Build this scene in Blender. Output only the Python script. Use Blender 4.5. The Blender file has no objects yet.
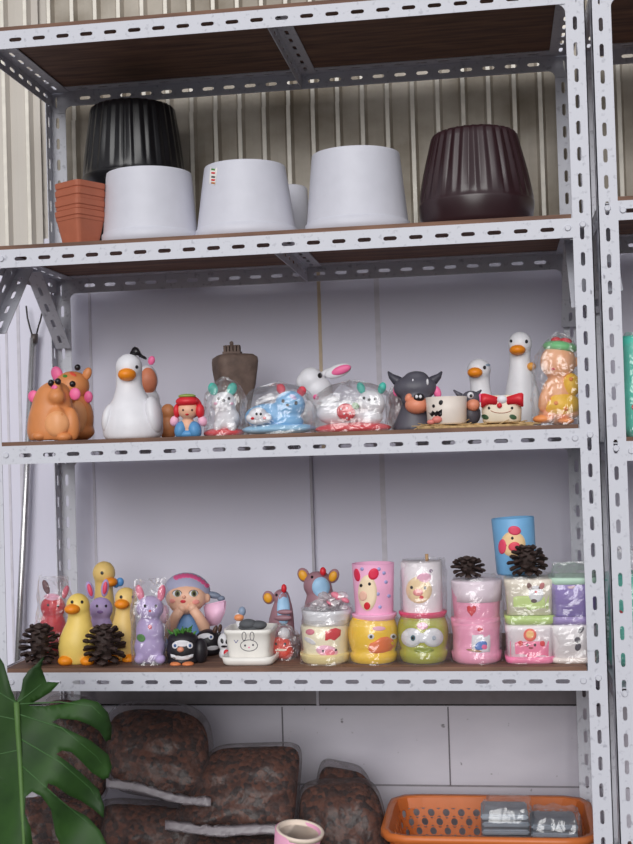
import bpy, bmesh, math, random
from mathutils import Vector, Matrix, noise
from mathutils.bvhtree import BVHTree
R = math.radians
S = bpy.context.scene
COL = S.collection
rnd = random.Random(7)

# ------------------------------------------------------------------ camera
CAM = Vector((-0.1516, -2.3761, 1.0211))
YAW, PIT, ROL, FPX = 0.1463, 0.0223, -0.0298, 1232.775
_F = Vector((-math.sin(YAW)*math.cos(PIT), math.cos(YAW)*math.cos(PIT), math.sin(PIT)))
_R = Vector((math.cos(YAW), math.sin(YAW), 0))
_U = _R.cross(_F)
RX = _R*math.cos(ROL) + _U*math.sin(ROL)
UX = -_R*math.sin(ROL) + _U*math.cos(ROL)
cam = bpy.data.cameras.new('camera')
co = bpy.data.objects.new('camera', cam); COL.objects.link(co)
M = Matrix((RX, UX, -_F)).transposed().to_4x4(); M.translation = CAM
co.matrix_world = M
cam.sensor_fit = 'VERTICAL'; cam.sensor_height = 24.0; cam.sensor_width = 18.0
cam.lens = 24.0*FPX/844.0
cam.clip_start = 0.05
cam.dof.use_dof = True; cam.dof.focus_distance = 2.48; cam.dof.aperture_fstop = 5.0
S.camera = co

def ray(x, y): return RX*(x-316.5) + UX*(422-y) + _F*FPX
def P(x, y, Y):
    d = ray(x, y); t = (Y-CAM.y)/d.y
    return CAM + d*t
def PZ(x, Y, z):
    """point at image column x on the plane Y, at height z"""
    a, b = -400.0, 1400.0
    for _ in range(40):
        m = (a+b)/2
        if P(x, m, Y).z > z: a = m
        else: b = m
    return P(x, (a+b)/2, Y)

# ------------------------------------------------------------------ materials
def lin(c):
    c = c/255.0
    return c/12.92 if c <= 0.04045 else ((c+0.055)/1.055)**2.4
def rgb(t): return (lin(t[0]), lin(t[1]), lin(t[2]), 1)
_mc = {}
def mat(col, rough=0.45, metal=0.0, var=0.08, vscale=40.0, bump=0.0, bscale=120.0, spec=0.5, coat=0.0):
    key = (tuple(col), rough, metal, var, vscale, bump, bscale, spec, coat)
    if key in _mc: return _mc[key]
    m = bpy.data.materials.new('surface'); m.use_nodes = True
    n = m.node_tree.nodes; l = m.node_tree.links
    b = n['Principled BSDF']
    b.inputs['Roughness'].default_value = rough; b.inputs['Metallic'].default_value = metal
    b.inputs['Specular IOR Level'].default_value = spec
    b.inputs['Coat Weight'].default_value = coat
    tc = n.new('ShaderNodeTexCoord')
    nz = n.new('ShaderNodeTexNoise'); nz.inputs['Scale'].default_value = vscale; nz.inputs['Detail'].default_value = 4
    l.new(tc.outputs['Object'], nz.inputs['Vector'])
    rp = n.new('ShaderNodeValToRGB')
    c = rgb(col)
    rp.color_ramp.elements[0].position = 0.3; rp.color_ramp.elements[1].position = 0.7
    rp.color_ramp.elements[0].color = tuple(v*(1-var) for v in c[:3])+(1,)
    rp.color_ramp.elements[1].color = tuple(min(1, v*(1+var)) for v in c[:3])+(1,)
    l.new(nz.outputs['Fac'], rp.inputs['Fac']); l.new(rp.outputs['Color'], b.inputs['Base Color'])
    if bump:
        nb = n.new('ShaderNodeTexNoise'); nb.inputs['Scale'].default_value = bscale; nb.inputs['Detail'].default_value = 3
        l.new(tc.outputs['Object'], nb.inputs['Vector'])
        bp = n.new('ShaderNodeBump'); bp.inputs['Strength'].default_value = bump; bp.inputs['Distance'].default_value = 0.004
        l.new(nb.outputs['Fac'], bp.inputs['Height']); l.new(bp.outputs['Normal'], b.inputs['Normal'])
    _mc[key] = m
    return m
def cer(r, g, b, rough=0.42): return mat((r, g, b), rough, var=0.05, vscale=30, bump=0.05, bscale=60, spec=0.4)

def film_mat(haze=0.06, gloss=0.075, tint=(1, 1, 1), rough=0.17, col=(0.85, 0.83, 0.86), fres=0.40, bump=0.38):
    m = bpy.data.materials.new('clear_film'); m.use_nodes = True
    n = m.node_tree.nodes; l = m.node_tree.links
    for k in list(n): n.remove(k)
    out = n.new('ShaderNodeOutputMaterial')
    tr = n.new('ShaderNodeBsdfTransparent'); tr.inputs['Color'].default_value = tint+(1,)
    gl = n.new('ShaderNodeBsdfGlossy'); gl.inputs['Roughness'].default_value = rough
    gl.inputs['Color'].default_value = (1, 1, 1, 1)
    df = n.new('ShaderNodeBsdfDiffuse'); df.inputs['Color'].default_value = col+(1,)
    lw = n.new('ShaderNodeLayerWeight'); lw.inputs['Blend'].default_value = 0.2
    tc = n.new('ShaderNodeTexCoord')
    nb = n.new('ShaderNodeTexNoise'); nb.inputs['Scale'].default_value = 38; nb.inputs['Detail'].default_value = 1.5
    nb.inputs['Distortion'].default_value = 1.5
    l.new(tc.outputs['Object'], nb.inputs['Vector'])
    bp = n.new('ShaderNodeBump'); bp.inputs['Strength'].default_value = bump; bp.inputs['Distance'].default_value = 0.008
    l.new(nb.outputs['Fac'], bp.inputs['Height'])
    l.new(bp.outputs['Normal'], gl.inputs['Normal']); l.new(bp.outputs['Normal'], lw.inputs['Normal'])
    ma = n.new('ShaderNodeMath'); ma.operation = 'MULTIPLY_ADD'
    ma.inputs[1].default_value = fres; ma.inputs[2].default_value = gloss
    l.new(lw.outputs['Fresnel'], ma.inputs[0]); ma.use_clamp = True
    m1 = n.new('ShaderNodeMixShader'); m1.inputs[0].default_value = haze
    l.new(tr.outputs[0], m1.inputs[1]); l.new(df.outputs[0], m1.inputs[2])
    m2 = n.new('ShaderNodeMixShader')
    l.new(ma.outputs[0], m2.inputs[0]); l.new(m1.outputs[0], m2.inputs[1]); l.new(gl.outputs[0], m2.inputs[2])
    l.new(m2.outputs[0], out.inputs[0])
    return m
FILM = film_mat()
FILM_BAG = film_mat(0.22, 0.012, rough=0.3, col=(0.15, 0.115, 0.115), fres=0.3, bump=0.35)
FILM_HAZE = film_mat(0.55, 0.04, rough=0.35, col=(0.36, 0.32, 0.35))
FILM_CLOUD = film_mat(0.16, 0.06, rough=0.2)

# ------------------------------------------------------------------ basic builders
def link(name, me, m, parent=None, smooth=True):
    o = bpy.data.objects.new(name, me); COL.objects.link(o)
    if m is not None: me.materials.append(m)
    if smooth:
        for p in me.polygons: p.use_smooth = True
    if parent is not None: o.parent = parent
    return o
def fin(name, bm, m, parent=None, smooth=True, normals=True):
    if normals: bmesh.ops.recalc_face_normals(bm, faces=bm.faces)
    me = bpy.data.meshes.new(name); bm.to_mesh(me); bm.free()
    return link(name, me, m, parent, smooth)
def empty(name, loc):
    o = bpy.data.objects.new(name, None); COL.objects.link(o); o.location = loc
    o.empty_display_size = 0.02
    return o
def tag(o, label=None, cat=None, group=None, kind=None):
    if label: o['label'] = label
    if cat: o['category'] = cat
    if group: o['group'] = group
    if kind: o['kind'] = kind
    return o
def box(bm, x0, x1, y0, y1, z0, z1):
    v = [bm.verts.new(p) for p in ((x0,y0,z0),(x1,y0,z0),(x1,y1,z0),(x0,y1,z0),(x0,y0,z1),(x1,y0,z1),(x1,y1,z1),(x0,y1,z1))]
    for f in ((0,3,2,1),(4,5,6,7),(0,1,5,4),(1,2,6,5),(2,3,7,6),(3,0,4,7)): bm.faces.new([v[i] for i in f])
    return v
def sphere(bm, c, rx, ry, rz, rot=0, seg=20, rings=12, clamp=True):
    m = Matrix.Translation(c) @ Matrix.Rotation(rot, 4, 'Y') @ Matrix.Diagonal((rx, ry, rz, 1))
    r = bmesh.ops.create_uvsphere(bm, u_segments=seg, v_segments=rings, radius=1, matrix=m)
    if clamp:
        for v in r['verts']:
            if v.co.z < 0: v.co.z = 0
def lathe(bm, prof, seg=48, cx=0, cy=0, fn=None, power=None):
    """prof: list of (radius, z); power: superellipse exponent for squarish pots"""
    rings = []
    for r, z in prof:
        ring = []
        for i in range(seg):
            a = 2*math.pi*i/seg
            c, s = math.cos(a), math.sin(a); k = 1
            if power: k = (abs(c)**power + abs(s)**power)**(-1.0/power)
            if fn: k *= fn(a, r, z)
            ring.append(bm.verts.new((cx + r*k*c, cy + r*k*s, z)))
        rings.append(ring)
    for a, b in zip(rings, rings[1:]):
        for i in range(seg):
            j = (i+1) % seg
            bm.faces.new((a[i], a[j], b[j], b[i]))
    bm.faces.new(rings[0][::-1]); bm.faces.new(rings[-1])
def tube(bm, pts, rad, seg=10, cap=True):
    pts = [Vector(p) for p in pts]
    rings = []
    n0 = None
    for i, p in enumerate(pts):
        t = (pts[min(i+1, len(pts)-1)] - pts[max(i-1, 0)]).normalized()
        if n0 is None:
            n0 = t.orthogonal().normalized()
        n0 = (n0 - t*n0.dot(t)).normalized()
        b = t.cross(n0)
        r = rad[i] if isinstance(rad, (list, tuple)) else rad
        rings.append([bm.verts.new(p + (n0*math.cos(2*math.pi*k/seg) + b*math.sin(2*math.pi*k/seg))*r) for k in range(seg)])
    for a, b in zip(rings, rings[1:]):
        for k in range(seg):
            bm.faces.new((a[k], a[(k+1) % seg], b[(k+1) % seg], b[k]))
    if cap: bm.faces.new(rings[0][::-1]); bm.faces.new(rings[-1])

# ------------------------------------------------------------------ slotted angle racks
PITCH = 0.05
WIDTH = 0.037
TH = 0.002
def slot_face(bm, O, U, V, N, L, w=WIDTH, phase=0.025, hl=0.0135, hr=0.004):
    """flat strip with obround slots, O at its corner, U along, V across, N thickness"""
    O, U, V, N = Vector(O), Vector(U), Vector(V), Vector(N)
    t = bmesh.new()
    cs = []
    u = phase % PITCH
    while u < L:
        if u-hl > 0.006 and u+hl < L-0.006: cs.append(u)
        u += PITCH
    def q(u, v): return t.verts.new(O + U*u + V*v)
    edges = [0.0]
    if cs:
        edges = [max(0, cs[0]-PITCH/2)] + [c+PITCH/2 for c in cs[:-1]] + [min(L, cs[-1]+PITCH/2)]
        if edges[0] > 1e-5: t.faces.new((q(0, 0), q(edges[0], 0), q(edges[0], w), q(0, w)))
        if edges[-1] < L-1e-5: t.faces.new((q(edges[-1], 0), q(L, 0), q(L, w), q(edges[-1], w)))
        for i, c in enumerate(cs):
            ua, ub = edges[i], edges[i+1]; a = hl-hr; m = w/2-.0012
            inn = []; 
            for ang in (-90, -30, 30, 90): inn.append((c+a+hr*math.cos(R(ang)), m+hr*math.sin(R(ang))))
            for ang in (90, 150, 210, 270): inn.append((c-a+hr*math.cos(R(ang)), m+hr*math.sin(R(ang))))
            out = [(c+a, 0), (ub, 0), (ub, w), (c+a, w), (c-a, w), (ua, w), (ua, 0), (c-a, 0)]
            vi = [q(*p) for p in inn]; vo = [q(*p) for p in out]
            for k in range(8):
                j = (k+1) % 8
                t.faces.new((vo[k], vo[j], vi[j], vi[k]))
    else:
        t.faces.new((q(0, 0), q(L, 0), q(L, w), q(0, w)))
    bmesh.ops.remove_doubles(t, verts=t.verts, dist=1e-5)
    fl = list(t.faces)
    ex = bmesh.ops.extrude_face_region(t, geom=fl)
    for v in ex['geom']:
        if isinstance(v, bmesh.types.BMVert): v.co += N*TH
    me = bpy.data.meshes.new('tmp'); t.to_mesh(me); t.free(); bm.from_mesh(me); bpy.data.meshes.remove(me)

PAINT = bpy.data.materials.new('white_enamel'); PAINT.use_nodes = True
def _paint():
    n = PAINT.node_tree.nodes; l = PAINT.node_tree.links; b = n['Principled BSDF']
    b.inputs['Roughness'].default_value = 0.45
    tc = n.new('ShaderNodeTexCoord')
    nz = n.new('ShaderNodeTexNoise'); nz.inputs['Scale'].default_value = 90; nz.inputs['Detail'].default_value = 6
    l.new(tc.outputs['Object'], nz.inputs['Vector'])
    rp = n.new('ShaderNodeValToRGB'); e = rp.color_ramp.elements
    e[0].position = 0.24; e[0].color = rgb((164, 165, 176)); e[1].position = 0.42; e[1].color = rgb((205, 206, 215))
    l.new(nz.outputs['Fac'], rp.inputs['Fac']); l.new(rp.outputs['Color'], b.inputs['Base Color'])
_paint()

BOARD = bpy.data.materials.new('plywood'); BOARD.use_nodes = True
def _board():
    n = BOARD.node_tree.nodes; l = BOARD.node_tree.links; b = n['Principled BSDF']
    b.inputs['Roughness'].default_value = 0.75
    tc = n.new('ShaderNodeTexCoord'); mp = n.new('ShaderNodeMapping'); mp.inputs['Scale'].default_value = (2.5, 22, 22)
    l.new(tc.outputs['Object'], mp.inputs['Vector'])
    nz = n.new('ShaderNodeTexNoise'); nz.inputs['Scale'].default_value = 3; nz.inputs['Detail'].default_value = 6
    l.new(mp.outputs[0], nz.inputs['Vector'])
    rp = n.new('ShaderNodeValToRGB'); e = rp.color_ramp.elements
    e[0].position = 0.3; e[0].color = rgb((92, 66, 56)); e[1].position = 0.72; e[1].color = rgb((140, 104, 84))
    l.new(nz.outputs['Fac'], rp.inputs['Fac']); l.new(rp.outputs['Color'], b.inputs['Base Color'])
_board()
BT = 0.008
DEPTH = 0.430
STEEL = mat((120, 118, 122), 0.35, 0.9)

def rack(name, label, XL, XR, levels, phase_beam, phase_post, group, braced=(1,)):
    """XL/XR: inner edges of the left and right posts"""
    root = empty(name, (XL, 0, 0)); tag(root, label, 'shelf rack', group)
    ox = -XL
    top = levels[0] + 0.02
    D = DEPTH
    for side in (0, 1):
        for back in (0, 1):
            b = bmesh.new()
            x0 = (XL-WIDTH) if side == 0 else XR
            y = D if back else 0.0
            slot_face(b, (x0+ox, y, 0), (0,0,1), (1,0,0), (0, -1 if back else 1, 0), top, phase=phase_post)
            xs = XL-WIDTH if side == 0 else XR+WIDTH
            y0 = D-WIDTH if back else 0.0
            slot_face(b, (xs+ox, y0, 0), (0,0,1), (0,1,0), (1 if side == 0 else -1, 0, 0), top, phase=phase_post)
            fin('post', b, PAINT, root, smooth=False)
    for k, z in enumerate(levels):
        L = XR-XL
        for back in (0, 1):
            b = bmesh.new()
            y = D-0.0022 if back else 0.0
            slot_face(b, (XL+ox, y, z-WIDTH), (1,0,0), (0,0,1), (0, -1 if back else 1, 0), L, phase=phase_beam[k])
            y0 = D-WIDTH if back else 0.002
            slot_face(b, (XL+ox, y0, z-TH), (1,0,0), (0,1,0), (0,0,1), L, w=WIDTH-0.003, phase=phase_beam[k])
            bm_o = fin('beam', b, PAINT, root, smooth=False)
        for side in (0, 1):
            b = bmesh.new()
            xs = XL-WIDTH+0.003 if side == 0 else XR+WIDTH-0.003
            sg = 1 if side == 0 else -1
            slot_face(b, (xs+ox, 0.004, z-WIDTH), (0,1,0), (0,0,1), (sg,0,0), D-0.008, phase=0.03)
            slot_face(b, (xs+ox, 0.004, z-TH-0.0021), (0,1,0), (sg,0,0), (0,0,1), D-0.008, w=WIDTH*1.25, phase=0.03)
            fin('side_beam', b, PAINT, root, smooth=False)
        # angle under the middle of the board
        b = bmesh.new()
        xm = XL + L*0.497
        slot_face(b, (xm+ox, 0.004, z-TH-0.0021), (0,1,0), (1,0,0), (0,0,1), D-0.01, phase=0.03)
        slot_face(b, (xm+ox, 0.004, z-WIDTH), (0,1,0), (0,0,1), (1,0,0), D-0.01, phase=0.03)
        fin('cross_brace', b, PAINT, root, smooth=False)
        # board
        b = bmesh.new()
        box(b, XL-0.004+ox, XR+0.0-0.002+ox, 0.0005, D-0.004, z, z+BT)
        fin('shelf_board', b, BOARD, root, smooth=False)
        # corner plates with a hollow curved edge
        for side in (0, 1):
            for back in (0, 1):
                if k and not back: continue
                b = bmesh.new()
                y = D-0.0045 if back else 0.0022
                xc = (XL if side == 0 else XR)+ox; sg = 1 if side == 0 else -1
                zc = z-WIDTH; r = 0.016
                pts = [(xc-sg*0.02, zc+0.025), (xc+sg*r, zc+0.025), (xc+sg*r, zc)]
                for a in range(1, 7):
                    t = R(15*a)
                    pts.append((xc+sg*(r-r*math.sin(t)), zc-r*(1-math.cos(t))))
                pts += [(xc-sg*0.02, zc-r)]
                vs = [b.verts.new((p[0], y, p[1])) for p in pts]
                f = b.faces.new(vs)
                ex = bmesh.ops.extrude_face_region(b, geom=[f])
                for v in ex['geom']:
                    if isinstance(v, bmesh.types.BMVert): v.co.y += 0.002
                fin('corner_plate', b, PAINT, root, smooth=False)
        for side in (0, 1):
                xc = (XL if side == 0 else XR)+ox; sg = 1 if side == 0 else -1
                if True:
                    # bolt heads: one on the post, one on the beam
                    b = bmesh.new()
                    for bx, bz in ((xc-sg*0.019, z-WIDTH*0.35), (xc+sg*0.009, z-WIDTH*0.5)):
                        m = Matrix.Translation((bx, -0.0015, bz)) @ Matrix.Rotation(R(90), 4, 'X')
                        bmesh.ops.create_cone(b, cap_ends=True, segments=16, radius1=0.0065, radius2=0.0048, depth=0.003, matrix=m)
                    fin('bolt', b, PAINT, root, smooth=False)
        if k in braced:
            for side in (0, 1):
                xs = (XL-WIDTH+0.006 if side == 0 else XR+WIDTH-0.006)+ox
                sg = 1 if side == 0 else -1
                for back in (0, 1):
                    b = bmesh.new()
                    yA, yB = (D-0.02, D-0.20) if back else (0.02, 0.18)
                    A = Vector((xs, yA, z-WIDTH-0.13)); B = Vector((xs, yB, z-0.012))
                    Ud = (B-A); Ln = Ud.length; Ud.normalize()
                    Vd = Vector((sg, 0, 0)); Nd = Ud.cross(Vd)
                    if back == 0: pass
                    slot_face(b, A, Ud, Nd*(-1 if (Nd.y < 0) == (back == 1) else 1), (sg,0,0), Ln, phase=0.03)
                    slot_face(b, A, Ud, Vd, Nd*(1 if (Nd.y < 0) == (back == 1) else -1), Ln, phase=0.03, w=WIDTH)
                    fin('diagonal_brace', b, PAINT, root, smooth=False)
    return root

Z1, Z2, Z3, Z4, Z5 = 1.8921, 1.4452, 1.0465, 0.5899, 0.135
RXL, RXR = -1.147, 0.0
PPH = 0.0
rack('shelf_rack', 'white slotted steel rack with wooden boards holding pots and figurines, filling most of the photo', RXL, RXR,
     [Z1, Z2, Z3, Z4, Z5], [(-1.0472-RXL)]*5, 0.0166, 'white slotted steel racks')
NX = 0.036+0.012+WIDTH
NZ = [Z1+0.004, Z2+0.028, Z3-0.027, Z4-0.03, Z5]
rack('shelf_rack', 'white slotted steel rack at the right edge of the photo, cut off by the frame', NX, NX+1.147,
     NZ, [0.025]*5, 0.010, 'white slotted steel racks')

# ------------------------------------------------------------------ the setting
YW = 0.50
def struct(name, bm, m, smooth=False):
    o = fin(name, bm, m, None, smooth); o['kind'] = 'structure'; return o
FLOOR = mat((92, 86, 84), 0.8, var=0.2, vscale=6, bump=0.2, bscale=30)
b = bmesh.new(); box(b, -4, 4, -6, YW+0.1, -0.1, 0); struct('floor', b, FLOOR)

WALLM = bpy.data.materials.new('wall_paint'); WALLM.use_nodes = True
def _wall(m, c0, c1, sx, speck=None):
    n = m.node_tree.nodes; l = m.node_tree.links; bs = n['Principled BSDF']; bs.inputs['Roughness'].default_value = 0.6
    tc = n.new('ShaderNodeTexCoord'); mp = n.new('ShaderNodeMapping'); mp.inputs['Scale'].default_value = sx
    l.new(tc.outputs['Object'], mp.inputs['Vector'])
    nz = n.new('ShaderNodeTexNoise'); nz.inputs['Scale'].default_value = 1.5; nz.inputs['Detail'].default_value = 5
    l.new(mp.outputs[0], nz.inputs['Vector'])
    rp = n.new('ShaderNodeValToRGB'); e = rp.color_ramp.elements
    e[0].position = 0.3; e[0].color = rgb(c0); e[1].position = 0.7; e[1].color = rgb(c1)
    l.new(nz.outputs['Fac'], rp.inputs['Fac'])
    if speck:
        n2 = n.new('ShaderNodeTexNoise'); n2.inputs['Scale'].default_value = 55; n2.inputs['Detail'].default_value = 3
        l.new(tc.outputs['Object'], n2.inputs['Vector'])
        r2 = n.new('ShaderNodeValToRGB'); r2.color_ramp.elements[0].position = 0.70; r2.color_ramp.elements[1].position = 0.76
        l.new(n2.outputs['Fac'], r2.inputs['Fac'])
        mx = n.new('ShaderNodeMix'); mx.data_type = 'RGBA'
        l.new(r2.outputs['Color'], mx.inputs['Factor']); l.new(rp.outputs['Color'], mx.inputs['A'])
        mx.inputs['B'].default_value = rgb(speck)
        l.new(mx.outputs['Result'], bs.inputs['Base Color'])
    else:
        l.new(rp.outputs['Color'], bs.inputs['Base Color'])
    return m
_wall(WALLM, (212, 210, 226), (222, 220, 234), (1, 1, 0.6))
LOWM = bpy.data.materials.new('painted_concrete'); LOWM.use_nodes = True
_wall(LOWM, (200, 196, 208), (220, 216, 226), (2, 1, 5), (120, 116, 122))
CORR = bpy.data.materials.new('corrugated_sheet'); CORR.use_nodes = True
_wall(CORR, (124, 113, 97), (190, 182, 170), (3.5, 1, 4.5))
CORR2 = bpy.data.materials.new('pale_corrugated_sheet'); CORR2.use_nodes = True
_wall(CORR2, (186, 178, 168), (206, 200, 192), (2.2, 1, 1.2))
RIDGE_LIGHT = mat((226, 220, 208), 0.45)  # pale colour standing in for light coming through at the ridges

Zrail = P(300, 697, YW).z
Zcorr = P(60, 246, YW).z
b = bmesh.new(); box(b, -3, 3, YW, YW+0.05, Zrail, Zcorr+0.02); struct('wall_back', b, WALLM)
b = bmesh.new(); box(b, -3, 3, YW+0.012, YW+0.06, 0, Zrail-0.012); struct('wall_lower', b, LOWM)
def corrug(name, z0, z1, m, yo, x0=-3.0, x1=3.0):
    b = bmesh.new(); p = 0.0587
    ph = P(51, 60, YW).x
    k0 = int((x0-ph)/p)-1
    xs = []
    x = ph + k0*p
    while x < x1:
        if x > x0:
            xs += [(x-0.011, 0), (x-0.005, -0.012), (x+0.005, -0.012), (x+0.011, 0), (x+0.029, -0.002)]
        x += p
    pv = None
    for X, dy in xs:
        v = [b.verts.new((X, YW+yo+dy, z)) for z in (z0, z1)] + [b.verts.new((X, YW+yo+dy+0.0015, z)) for z in (z0, z1)]
        if pv:
            b.faces.new((pv[0], v[0], v[1], pv[1])); b.faces.new((pv[2], pv[3], v[3], v[2]))
            b.faces.new((pv[0], pv[2], v[2], v[0])); b.faces.new((pv[1], v[1], v[3], pv[3]))
        pv = v
    o = struct(name, b, m)
    b = bmesh.new()
    x = ph + k0*p
    while x < x1-0.02:
        if x > x0+0.01: box(b, x-0.0045, x+0.0045, YW+yo-0.0145, YW+yo-0.0125, z0, z1)
        x += p
    struct('trim_%d' % next(_tn), b, RIDGE_LIGHT)  # added strips, no real trim: light along the ridges painted as pale lines
    return o
import itertools
_tn = itertools.count(20)
Zlap = P(300, 106, YW).z
Xl = P(50, 180, YW).x
corrug('wall_upper', Zcorr, Zlap, CORR, -0.002, Xl, 3)
corrug('wall_upper', Zlap-0.01, 3.2, CORR, 0.004, Xl, 3)
corrug('wall_upper', Zcorr, 3.2, CORR2, -0.002, -3, Xl)
b = bmesh.new(); box(b, -3, 3, YW+0.007, YW+0.06, Zcorr, 3.2); struct('wall_upper', b, CORR2)
# battens over the panel joints, the bottom rail and the joints of the lower wall
def trim(n, x0, x1, y0, y1, z0, z1, m):
    b = bmesh.new(); box(b, x0, x1, y0, y1, z0, z1); struct('trim_%d' % n, b, m)
JT = mat((196, 176, 150), 0.6); JL = mat((200, 196, 206), 0.6); DK = mat((48, 44, 46), 0.9); RAIL = mat((120, 114, 118), 0.7)
x = P(323, 430, YW).x; trim(1, x-0.004, x+0.004, YW-0.002, YW, P(320, 450, YW).z, Zcorr, JT)
x = P(315, 580, YW).x; trim(12, x-0.003, x+0.003, YW-0.016, YW-.001, P(315, 704, YW).z, P(320, 448, YW).z, mat((178, 174, 184), .6))
for i, (px, m, hw) in enumerate(((380, JL, 0.006), (92, JL, 0.003), (20, JL, 0.004), (8, JL, 0.003))):
    x = P(px, 400, YW).x; trim(2+i, x-hw, x+hw, YW-0.0015, YW, Zrail, Zcorr, m)
trim(6, -3, 3, YW-0.012, YW+0.01, P(300, 703, YW).z, P(300, 688, YW).z, RAIL)
b = bmesh.new(); box(b, -3, 3, YW+0.004, YW+0.012, P(300, 706, YW).z, P(300, 703, YW).z); struct('trim_7', b, DK)
zl = P(480, 786, YW+0.012).z
trim(8, -3, 3, YW+0.0105, YW+0.0125, zl-0.002, zl+0.002, mat((150, 146, 152), 0.9))
for i, (px, ya, yb) in enumerate(((283, 708, 745), (449, 708, 782))):
    x = P(px, 740, YW+0.012).x
    trim(9+i, x-0.0016, x+0.0016, YW+0.0105, YW+0.0125, zl, P(px, ya, YW).z, mat((118, 113, 120), 0.9))

# ------------------------------------------------------------------ light: open overcast sky before the stall
W = bpy.data.worlds.new('sky'); S.world = W; W.use_nodes = True
n = W.node_tree.nodes; l = W.node_tree.links
bg = n['Background']
tc = n.new('ShaderNodeTexCoord'); sp = n.new('ShaderNodeSeparateXYZ'); l.new(tc.outputs['Generated'], sp.inputs[0])
r1 = n.new('ShaderNodeMapRange'); r1.inputs[1].default_value = 0.25; r1.inputs[2].default_value = -0.75; r1.inputs[3].default_value = 0.03; r1.inputs[4].default_value = 1.0
l.new(sp.outputs['Y'], r1.inputs[0])
r2 = n.new('ShaderNodeMapRange'); r2.inputs[1].default_value = -0.04; r2.inputs[2].default_value = 0.2; r2.inputs[3].default_value = 0.12; r2.inputs[4].default_value = 1.0
l.new(sp.outputs['Z'], r2.inputs[0])
mu = n.new('ShaderNodeMath'); mu.operation = 'MULTIPLY'; l.new(r1.outputs[0], mu.inputs[0]); l.new(r2.outputs[0], mu.inputs[1])
mm = n.new('ShaderNodeMath'); mm.operation = 'MULTIPLY'; mm.inputs[1].default_value = 0.85; l.new(mu.outputs[0], mm.inputs[0])
l.new(mm.outputs[0], bg.inputs['Strength'])
bg.inputs['Color'].default_value = (0.94, 0.95, 1.0, 1)
sl = bpy.data.lights.new('sun', 'SUN'); so = bpy.data.objects.new('sun', sl); COL.objects.link(so)
sl.energy = 2.0; sl.angle = R(42); sl.color = (1.0, 0.99, 0.97)
so.location = (-1.5, -4, 5)
so.rotation_euler = Vector((0.06, 0.90, -0.31)).to_track_quat('-Z', 'Y').to_euler()
S.view_settings.view_transform = 'Standard'; S.view_settings.look = 'None'; S.view_settings.gamma = 1
S.view_settings.use_curve_mapping = False
S.view_settings.exposure = -0.08
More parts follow.
